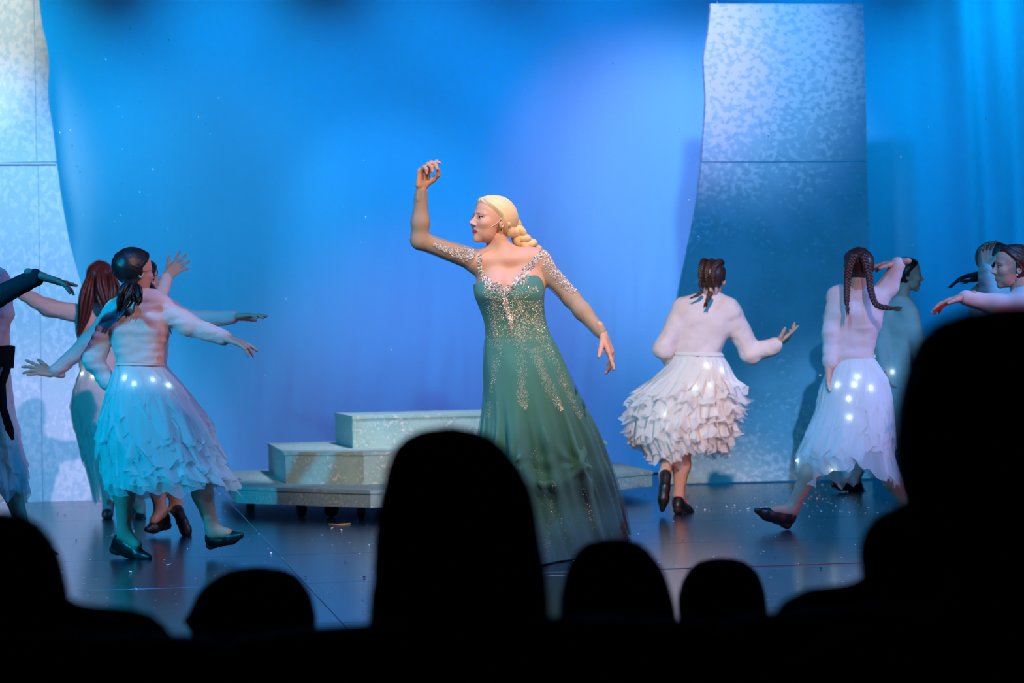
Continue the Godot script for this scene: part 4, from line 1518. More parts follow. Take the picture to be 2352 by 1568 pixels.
	lock(lk, PackedVector3Array([P(255, 630, 15.38), P(262, 680, 15.34), P(258, 720, 15.34), P(248, 745, 15.34)]), 0.032, 22, 1.1)
	lock(lk, PackedVector3Array([P(232, 620, 15.36), P(236, 670, 15.32), P(250, 715, 15.32), P(250, 738, 15.33)]), 0.034, 22, 0.9)
	part("long_hair", lk, f.hm, f.root)
	s = skirt(f, [[192, 836, 262, 836], [186, 850, 270, 850], [172, 895, 292, 890], [168, 935, 312, 930], [180, 990, 325, 985], [196, 1050, 335, 1045], [212, 1105, 340, 1095]],
		[[0.02, 0.42, 20, 0.45, 0.03, 0.03], [0.26, 0.42, 20, 0.42, 0.06, 0.05], [0.50, 0.45, 20, 0.40, 0.06, 0.06], [0.70, 0.4, 16, 0.4, 0.04, 0.06]], mats.tulle, mats.lining, 9)
	for p in [[187, 858], [212, 866]]:
		led_on(s, f, p[0], p[1])
	# the one hidden between them
	f = figure({"d": 13.8, "sc": 0.96, "yaw": 172.0, "hyaw": 150.0, "label": "dancer mostly hidden behind the one with glasses, arms spread low and wide", "group": grp, "skin": pale_skin, "hair": ["dark", lin(0.022, 0.012, 0.010)], "shirt": white,
		"j": {"head": [331, 640, 0.0], "neck": [324, 690, 0.0], "shA": [270, 712, 0.0], "shB": [372, 704, 0.0], "waist": [335, 822], "hipA": [305, 885], "hipB": [365, 885], "elA": [204, 786, -0.05], "wrA": [122, 856, -0.08], "elB": [436, 734, -0.05], "wrB": [541, 728, -0.08],
			"knA": [345, 1060, -0.1], "anA": [370, 1175, 0.0], "heA": [383, 1203, 0.05], "toA": [336, 1216, -0.1], "knB": [392, 1060, -0.05], "anB": [406, 1168, 0.05], "heB": [412, 1180, -0.06], "toB": [434, 1236, -0.02]},
		"handA": {"tip": [84, 848, -0.1], "n": [0, -0.6, -0.6], "thumb": -1.0, "curl": [0.05, 0.2, 0.25, 0.05, 0.05], "spread": 0.25}, "handB": {"tip": [590, 722, -0.1], "n": [0, -1, 0.1], "thumb": 1.0, "curl": [0.1, 0.1, 0.2, 0.25, 0.2]}})
	lk = MB.new()
	lock(lk, PackedVector3Array([P(340, 650, 13.72), P(362, 690, 13.66), P(384, 730, 13.66), P(397, 772, 13.68)]), 0.022, 14, 1.2)
	part("long_hair", lk, f.hm, f.root)
	skirt(f, [[290, 832, 378, 832], [282, 850, 388, 846], [262, 900, 430, 896], [255, 950, 464, 944], [252, 1000, 484, 990], [256, 1050, 508, 1050], [262, 1090, 512, 1080]],
		[[0.02, 0.45, 18, 0.45, 0.02, 0.02], [0.30, 0.40, 20, 0.40, 0.04, 0.04], [0.52, 0.36, 20, 0.40, 0.03, 0.04], [0.68, 0.30, 18, 0.36, 0.03, 0.04]], mats.tulle, mats.lining, 13)
	# cut by the edge of the picture, white top and dark sash
	f = figure({"d": 12.6, "sc": 0.98, "yaw": 190.0, "hyaw": 230.0, "label": "dancer in white top with a black sash stooping beside the wide flat", "group": grp, "skin": pale_skin, "hair": ["dark", lin(0.022, 0.012, 0.010)], "shirt": white, "res": [40, 28],
		"j": {"head": [-62, 585, -0.05], "neck": [-40, 640, 0.0], "shA": [-70, 655, 0.0], "shB": [-6, 646, 0.0], "waist": [-30, 800], "hipA": [-82, 860], "hipB": [-34, 860], "elA": [-125, 740, 0.0], "wrA": [-140, 830, 0.0], "elB": [6, 720, -0.04], "wrB": [-20, 790, -0.1],
			"knA": [-40, 1060, 0], "anA": [-50, 1210, 0.1], "heA": [-52, 1238, 0.15], "toA": [-40, 1250, -0.1], "knB": [8, 1065, 0], "anB": [58, 1225, 0.0], "heB": [52, 1256, 0.05], "toB": [132, 1277, -0.08]},
		"handA": {"tip": [-150, 875, 0], "n": [1, 0, 0], "thumb": -1.0}, "handB": {"tip": [-45, 830, -0.12], "n": [-1, 0, 0], "thumb": 1.0}})
	var sash := MB.new()
	var pts := PackedVector3Array()
	for j in 5:
		for i in 36:
			var a := TAU * i / 36
			var c := P(-20, 795 + j * 12, 12.6)
			pts.push_back(c + cr * cos(a) * (0.122 - j * 0.002) - cf * sin(a) * 0.115 + cu * 0.006 * sin(a * 3))
	sheet(sash, pts, 36, 5, null, false, true)
	tube(sash, PackedVector3Array([P(20, 835, 12.52), P(4, 880, 12.50), P(8, 940, 12.44), P(22, 985, 12.40), P(30, 1010, 12.4)]), PackedFloat32Array([0.02, 0.022, 0.02, 0.022, 0.008]), 8)
	part("sash", sash, mats.velour, f.root)
	skirt(f, [[-70, 842, 20, 836], [-78, 860, 22, 856], [-100, 910, 26, 905], [-125, 970, 32, 965], [-140, 1030, 42, 1025], [-150, 1090, 52, 1080], [-150, 1140, 56, 1125]],
		[[0.02, 0.42, 18, 0.45, 0.02, 0.03], [0.28, 0.42, 20, 0.40, 0.05, 0.05], [0.50, 0.42, 20, 0.38, 0.05, 0.06], [0.68, 0.38, 18, 0.36, 0.05, 0.06]], mats.tulle_blue, mats.lining, 17)
	# the dark sleeve that reaches in from outside the picture
	f = figure({"d": 11.9, "sc": 1.03, "yaw": 120.0, "label": "performer in black reaching one dark sleeve across the stooping dancer", "skin": Color(0.30, 0.17, 0.13), "hair": ["black", lin(0.012, 0.011, 0.014)], "shirt": mats.darkshirt, "res": [36, 26],
		"j": {"head": [-250, 560, 0.0], "neck": [-240, 630, 0.0], "shA": [-285, 672, 0.1], "shB": [-190, 680, -0.1], "waist": [-235, 810], "hipA": [-265, 880], "hipB": [-205, 880], "elA": [-320, 800, 0.05], "wrA": [-290, 900, 0.0], "elB": [-40, 700, -0.15], "wrB": [90, 632, -0.2],
			"knA": [-265, 1090, 0], "anA": [-265, 1260, 0.1], "heA": [-268, 1290, 0.15], "toA": [-250, 1298, -0.1], "knB": [-200, 1090, 0], "anB": [-200, 1260, 0.0], "heB": [-204, 1290, 0.05], "toB": [-180, 1296, -0.15]},
		"handA": {"tip": [-280, 960, 0], "n": [1, 0, 0], "thumb": -1.0}, "handB": {"tip": [146, 648, -0.2], "n": [0, -1, 0], "thumb": 1.0, "curl": [0.0, 0.3, 0.3, 0.1, 0.1], "spread": 0.2}})
	var tr := MB.new()
	var J: Dictionary = f.J
	for q in ["A", "B"]:
		blob(tr, [bone(J["hip" + q], J["kn" + q], 0.10, 0.075), bone(J["kn" + q], J["an" + q], 0.075, 0.07)], 0.016, 0.03, 0.004)
	blob(tr, [bone(J.hipA, J.hipB, 0.112, 0.112), bone(J.hipA.lerp(J.hipB, 0.5), J.waist, 0.115, 0.12)], 0.016, 0.03)
	part("trousers", tr, mats.velour, f.root)
	# braided crown, cream skirt, running away
	f = figure({"d": 15.0, "sc": 0.98, "yaw": 180.0, "hyaw": 158.0, "hroll": 0.04, "label": "dancer with brown crown braid running upstage in a cream ruffled skirt", "group": grp, "skin": pale_skin, "hair": ["brown", lin(0.050, 0.017, 0.012)], "thick": 0.05, "shirt": white, "loose": 0.022, "crease": 0.018, "stretch": Vector3(22, 20, 22), "hairline": hairline_back, "res": [64, 46],
		"j": {"head": [1637, 641, 0.0], "neck": [1632, 694, 0.02], "shA": [1572, 712, 0.0], "shB": [1674, 716, 0.0], "waist": [1603, 806], "hipA": [1580, 860], "hipB": [1634, 860], "elA": [1524, 800, -0.02], "wrA": [1556, 842, 0.1], "elB": [1726, 812, 0.04], "wrB": [1784, 792, 0.0],
			"knA": [1546, 1010, 0.1], "anA": [1527, 1088, -0.12], "heA": [1530, 1096, -0.20], "toA": [1521, 1172, -0.22], "knB": [1570, 1030, 0.0], "anB": [1558, 1140, 0.0], "heB": [1556, 1168, -0.06], "toB": [1590, 1174, 0.14]},
		"handA": {"tip": [1580, 860, 0.12], "n": [1, 0, 0], "thumb": -1.0}, "handB": {"tip": [1836, 756, 0.0], "n": [0.2, 1, -0.3], "thumb": 1.0, "curl": [0.05, 0.35, 0.4, 0.45, 0.3]}})
	var bm := MB.new()
	for q in 3:
		var x: float = [-0.23, 0.02, 0.25][q]
		var path := PackedVector3Array()
		for k in 8:
			var a := lerpf(-0.55, 1.95, k / 7.0)
			var xx: float = x * (1.0 - 0.25 * absf(sin(a)))
			path.push_back(f.hc + f.hb * (Vector3(xx, 0.10 + 0.40 * cos(a), -0.08 - 0.47 * sin(a)) * f.hh))
		braid(bm, path, 0.017, 0.014, 5.0, 7)
	braid(bm, PackedVector3Array([P(1632, 672, 14.86), P(1628, 682, 14.85), P(1624, 692, 14.85)]), 0.016, 0.010, 2.0)
	braid(bm, PackedVector3Array([P(1612, 668, 14.88), P(1602, 678, 14.87), P(1592, 682, 14.86)]), 0.012, 0.006, 2.0)
	part("braid", bm, f.hm, f.root)
	s = skirt(f, [[1549, 812, 1657, 814], [1544, 832, 1672, 838], [1505, 872, 1684, 876], [1474, 912, 1682, 918], [1466, 960, 1672, 958], [1472, 1010, 1664, 1000], [1500, 1044, 1655, 1036]],
		[[0.02, 0.44, 26, 0.34, 0.07, 0.05], [0.22, 0.32, 30, 0.24, 0.22, 0.12], [0.38, 0.32, 32, 0.23, 0.25, 0.13], [0.54, 0.34, 32, 0.23, 0.22, 0.13], [0.70, 0.34, 28, 0.24, 0.15, 0.12]], mats.tulle_cream, mats.lining, 23, "tulle_skirt", 0.75)
	for p in [[1625, 838], [1658, 849], [1596, 888], [1632, 886], [1527, 948]]:
		led_on(s, f, p[0], p[1], 0.004)
	# two long braids, striding across
	f = figure({"d": 13.4, "sc": 0.97, "yaw": 208.0, "hyaw": 196.0, "label": "dancer with two long braids striding in a white spangled skirt, one arm raised", "group": grp, "skin": pale_skin, "hair": ["auburn", lin(0.048, 0.018, 0.014)], "thick": 0.045, "shirt": white, "loose": 0.006, "crease": 0.010, "stretch": Vector3(14, 44, 14), "bust": 1.1, "hairline": hairline_back, "res": [64, 46],
		"j": {"head": [1969, 617, 0.0], "neck": [1970, 676, 0.0], "shA": [1926, 684, 0.03], "shB": [2012, 692, 0.0], "waist": [1958, 808], "hipA": [1932, 870], "hipB": [1990, 870], "elA": [1910, 762, -0.03], "wrA": [1904, 838, -0.06], "elB": [2042, 656, 0.02], "wrB": [2064, 602, 0.0],
			"knA": [1880, 1040, -0.08], "anA": [1818, 1172, 0.0], "heA": [1810, 1200, 0.0], "toA": [1736, 1171, -0.05], "knB": [2030, 1070, 0.06], "anB": [2085, 1165, 0.15], "heB": [2095, 1185, 0.2], "toB": [2100, 1200, 0.0]},
		"handA": {"tip": [1908, 890, -0.06], "n": [0.6, 0, 0.5], "thumb": -1.0, "curl": [0.12, 0.12, 0.14, 0.16, 0.3], "spread": 0.14}, "handB": {"tip": [2036, 606, 0.02], "n": [0, -1, 0], "thumb": 1.0, "curl": [0.2, 0.2, 0.25, 0.3, 0.2]}})
	bm = MB.new()
	braid(bm, PackedVector3Array([P(1962, 585, 13.27), P(1950, 615, 13.26), P(1946, 650, 13.26), P(1945, 700, 13.22)]), 0.020, 0.013, 6.0)
	braid(bm, PackedVector3Array([P(1982, 585, 13.27), P(1996, 630, 13.25), P(2000, 665, 13.22), P(2014, 700, 13.18), P(2050, 708, 13.15)]), 0.020, 0.012, 7.0)
	part("braid", bm, f.hm, f.root)
	s = skirt(f, [[1920, 812, 1997, 810], [1904, 840, 2014, 832], [1886, 890, 2036, 870], [1876, 945, 2048, 930], [1856, 995, 2050, 990], [1836, 1045, 2046, 1040], [1838, 1072, 2056, 1080]],
		[[0.02, 0.55, 18, 0.48, 0.02, 0.03], [0.30, 0.50, 18, 0.44, 0.04, 0.04], [0.48, 0.62, 16, 0.36, 0.03, 0.05]], mats.tulle, mats.lining, 31, "tulle_skirt", 0.7)
	for p in [[1923, 881], [1970, 864], [2002, 889], [1952, 960], [1829, 1057], [1913, 1080], [1964, 883], [1948, 914]]:
		led_on(s, f, p[0], p[1], 0.004)
	# profile behind her
	f = figure({"d": 17.1, "sc": 1.02, "yaw": 120.0, "hyaw": 92.0, "label": "dancer in profile with hair tied back, standing behind the one with two braids", "group": grp, "skin": pale_skin, "hair": ["dark", lin(0.022, 0.012, 0.010)], "shirt": white, "loose": 0.005, "res": [72, 56], "hairline": hairline_back, "eyes": true, "crease": 0.006,
		"j": {"head": [2085, 632, 0.0], "neck": [2070, 695, 0.0], "shA": [2044, 716, 0.05], "shB": [2088, 722, -0.08], "waist": [2064, 835], "hipA": [2040, 880], "hipB": [2080, 880], "elA": [2025, 795, -0.02], "wrA": [2030, 852, -0.1], "elB": [2110, 790, -0.12], "wrB": [2120, 850, -0.15],
			"knA": [2000, 1010, 0], "anA": [1962, 1105, 0.05], "heA": [1975, 1122, 0.08], "toA": [1910, 1112, -0.08], "knB": [2080, 1010, 0], "anB": [2090, 1110, 0.0], "heB": [2080, 1134, 0.05], "toB": [2112, 1136, -0.1]},
		"handA": {"tip": [2045, 895, -0.12], "n": [1, 0, 0], "thumb": -1.0}, "handB": {"tip": [2128, 900, -0.15], "n": [-1, 0, 0], "thumb": 1.0}})
	s = skirt(f, [[2034, 830, 2092, 834], [2008, 815, 2098, 850], [2000, 860, 2115, 880], [1996, 920, 2130, 920], [1994, 980, 2140, 970], [1995, 1030, 2145, 1020], [1996, 1060, 2146, 1060]],
		[[0.02, 0.5, 16, 0.45, 0.03, 0.03], [0.35, 0.45, 18, 0.42, 0.05, 0.05], [0.6, 0.42, 18, 0.40, 0.05, 0.06]], mats.tulle, mats.lining, 37)
	for p in [[2006, 814], [2049, 856]]:
		led_on(s, f, p[0], p[1])
	# at the right edge, facing left
	f = figure({"d": 12.45, "sc": 1.0, "yaw": -70.0, "hyaw": -84.0, "hpitch": 0.05, "label": "dancer in profile with pearl earring and hair drawn back, one arm stretched forward", "group": grp, "skin": pale_skin, "hair": ["brown", lin(0.050, 0.017, 0.012)], "shirt": white, "res": [84, 64], "eyes": true, "thick": 0.035, "crease": 0.008,
		"j": {"head": [2326, 614, 0.0], "neck": [2352, 680, 0.0], "shA": [2338, 700, -0.10], "shB": [2362, 704, 0.12], "waist": [2372, 825], "hipA": [2350, 900], "hipB": [2396, 900], "elA": [2282, 700, -0.14], "wrA": [2213, 682, -0.16], "elB": [2400, 790, 0.15], "wrB": [2380, 860, 0.1],
			"knA": [2350, 1060, 0], "anA": [2352, 1220, 0.05], "heA": [2360, 1245, 0.08], "toA": [2310, 1258, -0.05], "knB": [2400, 1060, 0], "anB": [2405, 1220, 0.0], "heB": [2412, 1245, 0.05], "toB": [2365, 1258, -0.05]},
		"handA": {"tip": [2178, 692, -0.16], "n": [0, -1, 0.2], "thumb": 1.0, "curl": [0.2, 0.25, 0.3, 0.35, 0.2]}, "handB": {"tip": [2375, 905, 0.1], "n": [-1, 0, 0], "thumb": -1.0}})
	var er := MB.new()
	var ec := P(2336, 631, 12.45 - 0.085)
	lathe(er, Transform3D(Basis.IDENTITY, ec), [[0.0, -0.006], [0.0045, -0.004], [0.006, 0.0], [0.0045, 0.004], [0.0, 0.006]], 10)
	part("earring", er, mats.pearl, f.root)
	skirt(f, [[2345, 832, 2398, 832], [2335, 850, 2410, 850], [2310, 900, 2430, 900], [2300, 960, 2440, 960], [2295, 1020, 2450, 1020], [2292, 1080, 2455, 1080]],
		[[0.02, 0.5, 16, 0.45, 0.03, 0.03], [0.4, 0.55, 18, 0.42, 0.05, 0.05]], mats.tulle, mats.lining, 41)
	# and one whose braids fly, hand before the face
	f = figure({"d": 14.0, "sc": 1.0, "yaw": 190.0, "hyaw": 110.0, "label": "dancer with flying dark braids and one hand lifted, beside the gathered cloth", "group": grp, "skin": pale_skin, "hair": ["dark", lin(0.022, 0.012, 0.010)], "shirt": white, "res": [56, 40], "thick": 0.06, "crease": 0.018,
		"j": {"head": [2288, 604, 0.05], "neck": [2282, 662, 0.05], "shA": [2258, 676, 0.0], "shB": [2318, 680, 0.1], "waist": [2288, 800], "hipA": [2270, 860], "hipB": [2315, 860], "elA": [2272, 672, -0.10], "wrA": [2262, 616, -0.12], "elB": [2360, 740, 0.1], "wrB": [2375, 800, 0.05],
			"knA": [2265, 1020, 0], "anA": [2265, 1170, 0.05], "heA": [2270, 1193, 0.08], "toA": [2240, 1204, -0.05], "knB": [2315, 1020, 0], "anB": [2320, 1170, 0.0], "heB": [2325, 1193, 0.05], "toB": [2300, 1204, -0.05]},
		"handA": {"tip": [2262, 560, -0.12], "n": [0.2, 0, 1], "thumb": 1.0, "curl": [0.35, 0.6, 0.6, 0.6, 0.05], "spread": 0.2}, "handB": {"tip": [2380, 850, 0], "n": [-1, 0, 0], "thumb": -1.0}})
	bm = MB.new()
	braid(bm, PackedVector3Array([P(2272, 622, 13.95), P(2248, 628, 13.9), P(2215, 636, 13.9), P(2192, 650, 13.9)]), 0.014, 0.009, 5.0)
	braid(bm, PackedVector3Array([P(2268, 630, 14.0), P(2252, 638, 13.96), P(2228, 644, 13.96)]), 0.017, 0.012, 3.0)
	part("braid", bm, f.hm, f.root)
	skirt(f, [[2262, 805, 2314, 805], [2255, 820, 2322, 820], [2235, 870, 2345, 870], [2225, 930, 2358, 930], [2220, 990, 2365, 990], [2218, 1040, 2368, 1040]],
		[[0.02, 0.5, 14, 0.5, 0.03, 0.03], [0.4, 0.55, 16, 0.45, 0.05, 0.05]], mats.tulle, mats.lining, 43)

func led_on(s: Dictionary, f: Dictionary, px: float, py: float, r := 0.0045) -> void:      # on the front of the skirt, where that pixel meets it
	var best := 1e9
	var at := Vector3.ZERO
	for j in 46:
		for i in 60:
			var p: Vector3 = s.at.call(PI * (i + 0.5) / 60.0, j / 45.0, 0.10)
			var e := pix(p).distance_squared_to(Vector2(px, py))
			if e < best:
				best = e
				at = p
	led(s.node, at, r)

# ------------------------------------------------------------------ the audience and its seats
func spectator(px: float, top: float, d: float, floor_y: float, o: Dictionary) -> void:
	var hh: float = o.get("hh", 0.225)
	var c: Vector3 = P(px, top, d) - Vector3.UP * hh * (0.5 + o.get("thick", 0.05) + 0.06)
	var b := Basis(Vector3.UP, o.get("turn", 0.0)) * frame(Vector3(0.15, 0, -1), Vector3.UP + Vector3.RIGHT * o.get("tilt", 0.0))
	var root := thing("person", o.label, "person", Vector3(c.x, floor_y, c.z + 0.1))
	var body := MB.new()
	body.colored = true
	var hair := MB.new()
	var skin := Color(0.55, 0.34, 0.26)
	head(body, hair, c, b, hh, 44, 32, o.get("hairline", hairline_back), o.get("thick", 0.05), skin, skin, Color(0.02, 0.015, 0.01))
	var sc: float = o.get("sc", hh / 0.225)
	var nk: Vector3 = c - Vector3.UP * o.get("neck", 0.165) * sc + Vector3(0, 0, 0.02)
	var sh: float = 0.175 * sc
	var seat := Vector3(c.x, floor_y + 0.52, c.z + 0.08)
	var bn := [bone(c - Vector3.UP * 0.02 * sc, nk, 0.056 * sc, 0.06 * sc), bone(nk - Vector3.UP * 0.02, nk + Vector3(-sh, -0.075 * sc, 0), 0.055 * sc, 0.062 * sc), bone(nk - Vector3.UP * 0.02, nk + Vector3(sh, -0.075 * sc, 0), 0.055 * sc, 0.062 * sc),
		bone(nk - Vector3.UP * 0.16 * sc + Vector3.LEFT * 0.06, seat + Vector3.LEFT * 0.06, 0.125 * sc, 0.125 * sc), bone(nk - Vector3.UP * 0.16 * sc + Vector3.RIGHT * 0.06, seat + Vector3.RIGHT * 0.06, 0.125 * sc, 0.125 * sc)]
	for s in [-1.0, 1.0]:
		var el: Vector3 = nk + Vector3(s * (sh + 0.05), -0.36 * sc, -0.03)
		bn.append(bone(nk + Vector3(s * sh, -0.075 * sc, 0), el, 0.062 * sc, 0.05 * sc))
		bn.append(bone(el, seat + Vector3(s * 0.1, 0.10, -0.32), 0.048 * sc, 0.034 * sc))
		var kn := seat + Vector3(s * 0.11, 0.0, -0.42)
		bn.append(bone(seat + Vector3(s * 0.1, -0.01, -0.02), kn, 0.09 * sc, 0.065 * sc))
		bn.append(bone(kn, Vector3(kn.x, floor_y + 0.09, kn.z + 0.02), 0.062 * sc, 0.045 * sc))
		bn.append(bone(Vector3(kn.x, floor_y + 0.045, kn.z + 0.04), Vector3(kn.x, floor_y + 0.04, kn.z - 0.15), 0.042, 0.036))
	var cl := MB.new()
	blob(cl, bn, 0.022, 0.05, 0.006)
	part("body", body, mats.skin, root)
	part("clothing", cl, mats.darkcloth, root)
	var hm: StandardMaterial3D = mats.darkhair
	# the hair as it stands out against the stage: rows of [y, left, right]
	var rows: Array = o.prof
	var out := MB.new()
	var pts := PackedVector3Array()
	for j in rows.size() * 3 - 2:
		var x := j / 3.0
		var i := mini(int(x), rows.size() - 2)
		var r0: Array = rows[i]
		var r1: Array = rows[i + 1]
		var y := lerpf(r0[0], r1[0], x - i)
		var le := P(cubic_interpolate(r0[1], r1[1], rows[maxi(i - 1, 0)][1], rows[mini(i + 2, rows.size() - 1)][1], x - i), y, d)
		var ri := P(cubic_interpolate(r0[2], r1[2], rows[maxi(i - 1, 0)][2], rows[mini(i + 2, rows.size() - 1)][2], x - i), y, d)
		var w := (ri - le) * 0.5
		var dep := minf(w.length() * 1.05, 0.125)
		for q in 48:
			var a := TAU * q / 48
			var p := (le + ri) * 0.5 + w * cos(a) - cf * sin(a) * dep
			p += (w.normalized() * cos(a) - cf * sin(a)) * 0.004 * noi.get_noise_2d(a * 9, y * 0.01)
			if o.has("parting") and j < 3 and absf(cos(a)) < 0.2:
				p.y -= 0.006
			pts.push_back(p)
	sheet(out, pts, 48, rows.size() * 3 - 2, null, true, true)
	var cap_c := out.vert(pts[0].lerp(pts[24], 0.5) + Vector3.UP * 0.002)
	for q in 48:
		out.tri(cap_c, q, (q + 1) % 48)
	if o.get("cap", false):
		part("cap", out, mats.darkcloth, root)
	else:
		hair.v.append_array(out.v)
		hair.c.append_array(out.c)
		hair.uv.append_array(out.uv)
		var n0 := hair.v.size() - out.v.size()
		for q in out.i:
			hair.i.push_back(q + n0)
	part("hair", hair, hm, root)

func seat(x: float, z: float, floor_y: float, backtop: float, label: String, group: String, hw := 0.351) -> void:
	var root := thing("theatre_seat", label, "seat", Vector3(x, floor_y, z), group)
	var bk := MB.new()
	var pts := PackedVector3Array()
	var h := backtop - floor_y - 0.35
	var out := PackedVector3Array()
	for k in 13:          # a back with a rounded top
		var a := PI * k / 12.0
		out.push_back(Vector3(x + cos(a) * hw, floor_y + 0.35 + h - 0.03 + 0.03 * sqrt(maxf(0.0, sin(a))), z))
	out.push_back(Vector3(x - hw, floor_y + 0.35, z))
	out.push_back(Vector3(x + hw, floor_y + 0.35, z))
	prism(bk, out, Vector3(0, 0, -0.07))
	part("backrest", bk, mats.seatcloth, root)
	var cu_ := MB.new()
	box(cu_, Transform3D(Basis.IDENTITY, Vector3(x, floor_y + 0.40, z - 0.29)), Vector3(0.46, 0.09, 0.44), 0.03)
	part("seat_cushion", cu_, mats.seatcloth, root)
	for s in [-1.0, 1.0]:
		var ar := MB.new()
		box(ar, Transform3D(Basis.IDENTITY, Vector3(x + s * 0.26, floor_y + 0.60, z - 0.26)), Vector3(0.05, 0.035, 0.40), 0.01)
		box(ar, Transform3D(Basis.IDENTITY, Vector3(x + s * 0.26, floor_y + 0.29, z - 0.20)), Vector3(0.035, 0.58, 0.08), 0.005)
		part("armrest", ar, mats.seatcloth, root)

func audience() -> void:
	var fl: Node = get_node("floor")
	for a in [[-4.45, 1.1, -0.55], [-3.35, 7.6, -0.27], [-5.35, 0.9, -0.75], [-6.3, 0.95, -0.95]]:
		var mb := MB.new()
		box(mb, Transform3D(Basis.IDENTITY, Vector3(2, (a[2] - 1.1) / 2, a[0] + a[1] / 2)), Vector3(17.4, a[2] + 1.1, a[1]))
		part("house_step", mb, mats.blackbox, fl)
	spectator(1045, 1000, 3.73, -0.55, {"label": "spectator with long straight parted hair, tallest head in front of the singer", "parting": true,
		"prof": [[981, 1008, 1056], [988, 968, 1092], [1003, 936, 1128], [1030, 908, 1160], [1070, 890, 1190], [1120, 878, 1215], [1180, 868, 1232], [1250, 861, 1246], [1330, 855, 1258], [1400, 848, 1262], [1500, 838, 1270]]})
	spectator(12, 1190, 3.65, -0.55, {"label": "dark-haired spectator below the wide flat", "hh": 0.20, "sc": 1.0, "neck": 0.02,
		"prof": [[1178, -20, 22], [1185, -60, 56], [1205, -90, 90], [1240, -110, 118], [1290, -125, 140], [1350, -135, 155], [1420, -140, 162], [1500, -140, 160]]})
	spectator(590, 1325, 4.7, -0.75, {"label": "spectator in a soft brimmed cap below the stepped platform", "cap": true,
		"prof": [[1304, 558, 622], [1310, 525, 655], [1324, 498, 684], [1345, 470, 702], [1370, 452, 715], [1402, 436, 723], [1424, 423, 727], [1432, 428, 726], [1452, 440, 725], [1480, 444, 725]]})
	spectator(1420, 1258, 4.65, -0.75, {"label": "spectator with rounded hair below the hem of the gown",
		"prof": [[1239, 1384, 1438], [1246, 1352, 1468], [1264, 1328, 1492], [1295, 1308, 1516], [1335, 1295, 1534], [1380, 1288, 1547], [1430, 1284, 1556], [1500, 1282, 1558]]})
	spectator(1660, 1300, 5.5, -0.95, {"label": "small short-haired spectator below the running dancer", "hh": 0.20,
		"prof": [[1283, 1634, 1688], [1290, 1606, 1712], [1309, 1582, 1736], [1340, 1566, 1751], [1380, 1558, 1759], [1420, 1560, 1762], [1470, 1572, 1762]]})
	spectator(2330, 730, 2.55, -0.27, {"label": "large dark head of a spectator hiding the dancers by the gathered cloth", "hh": 0.24,
		"prof": [[702, 2290, 2400], [711, 2226, 2455], [732, 2165, 2510], [762, 2122, 2545], [800, 2096, 2565], [850, 2077, 2580], [920, 2064, 2590], [1000, 2056, 2595], [1080, 2060, 2590], [1150, 2075, 2580], [1230, 2100, 2560]]})
	spectator(2102, 1134, 3.95, -0.55, {"label": "dark-haired spectator with smooth hair below the striding dancer", "hh": 0.18, "sc": 1.0, "neck": 0.04,
		"prof": [[1166, 2074, 2130], [1173, 2040, 2162], [1190, 2010, 2192], [1220, 1988, 2216], [1260, 1977, 2228], [1310, 1978, 2232], [1350, 1986, 2232], [1420, 1992, 2230]]})
	var mine := ["empty black theatre seat at the wide-flat end of the long-haired spectator's row", "black theatre seat holding the dark-haired spectator below the wide flat", "black theatre seat holding the long-haired spectator", "black theatre seat holding the smooth-haired spectator", "empty black theatre seat beside the smooth-haired spectator's seat"]
	for k in 5:
		seat(-0.90 + 0.705 * k, -3.42, -0.55, 0.565, mine[k], "seats of the middle row")
	seat(P(590, 1325, 4.7).x, P(1000, 1300, 4.35).z, -0.75, 0.20, "black theatre seat of the capped spectator", "seats of the farther row", 0.28)
	seat(P(1420, 1258, 4.65).x, P(1000, 1300, 4.35).z, -0.75, 0.20, "black theatre seat of the spectator with rounded hair", "seats of the farther row", 0.28)
	seat(P(1660, 1300, 5.5).x, P(1660, 1300, 5.5).z + 0.3, -0.95, 0.02, "black theatre seat of the small short-haired spectator", "seats of the farthest row")
	seat(P(2330, 900, 2.55).x, P(2330, 900, 2.55).z + 0.32, -0.27, 0.50, "black theatre seat of the large-headed spectator", "seats of the near row")

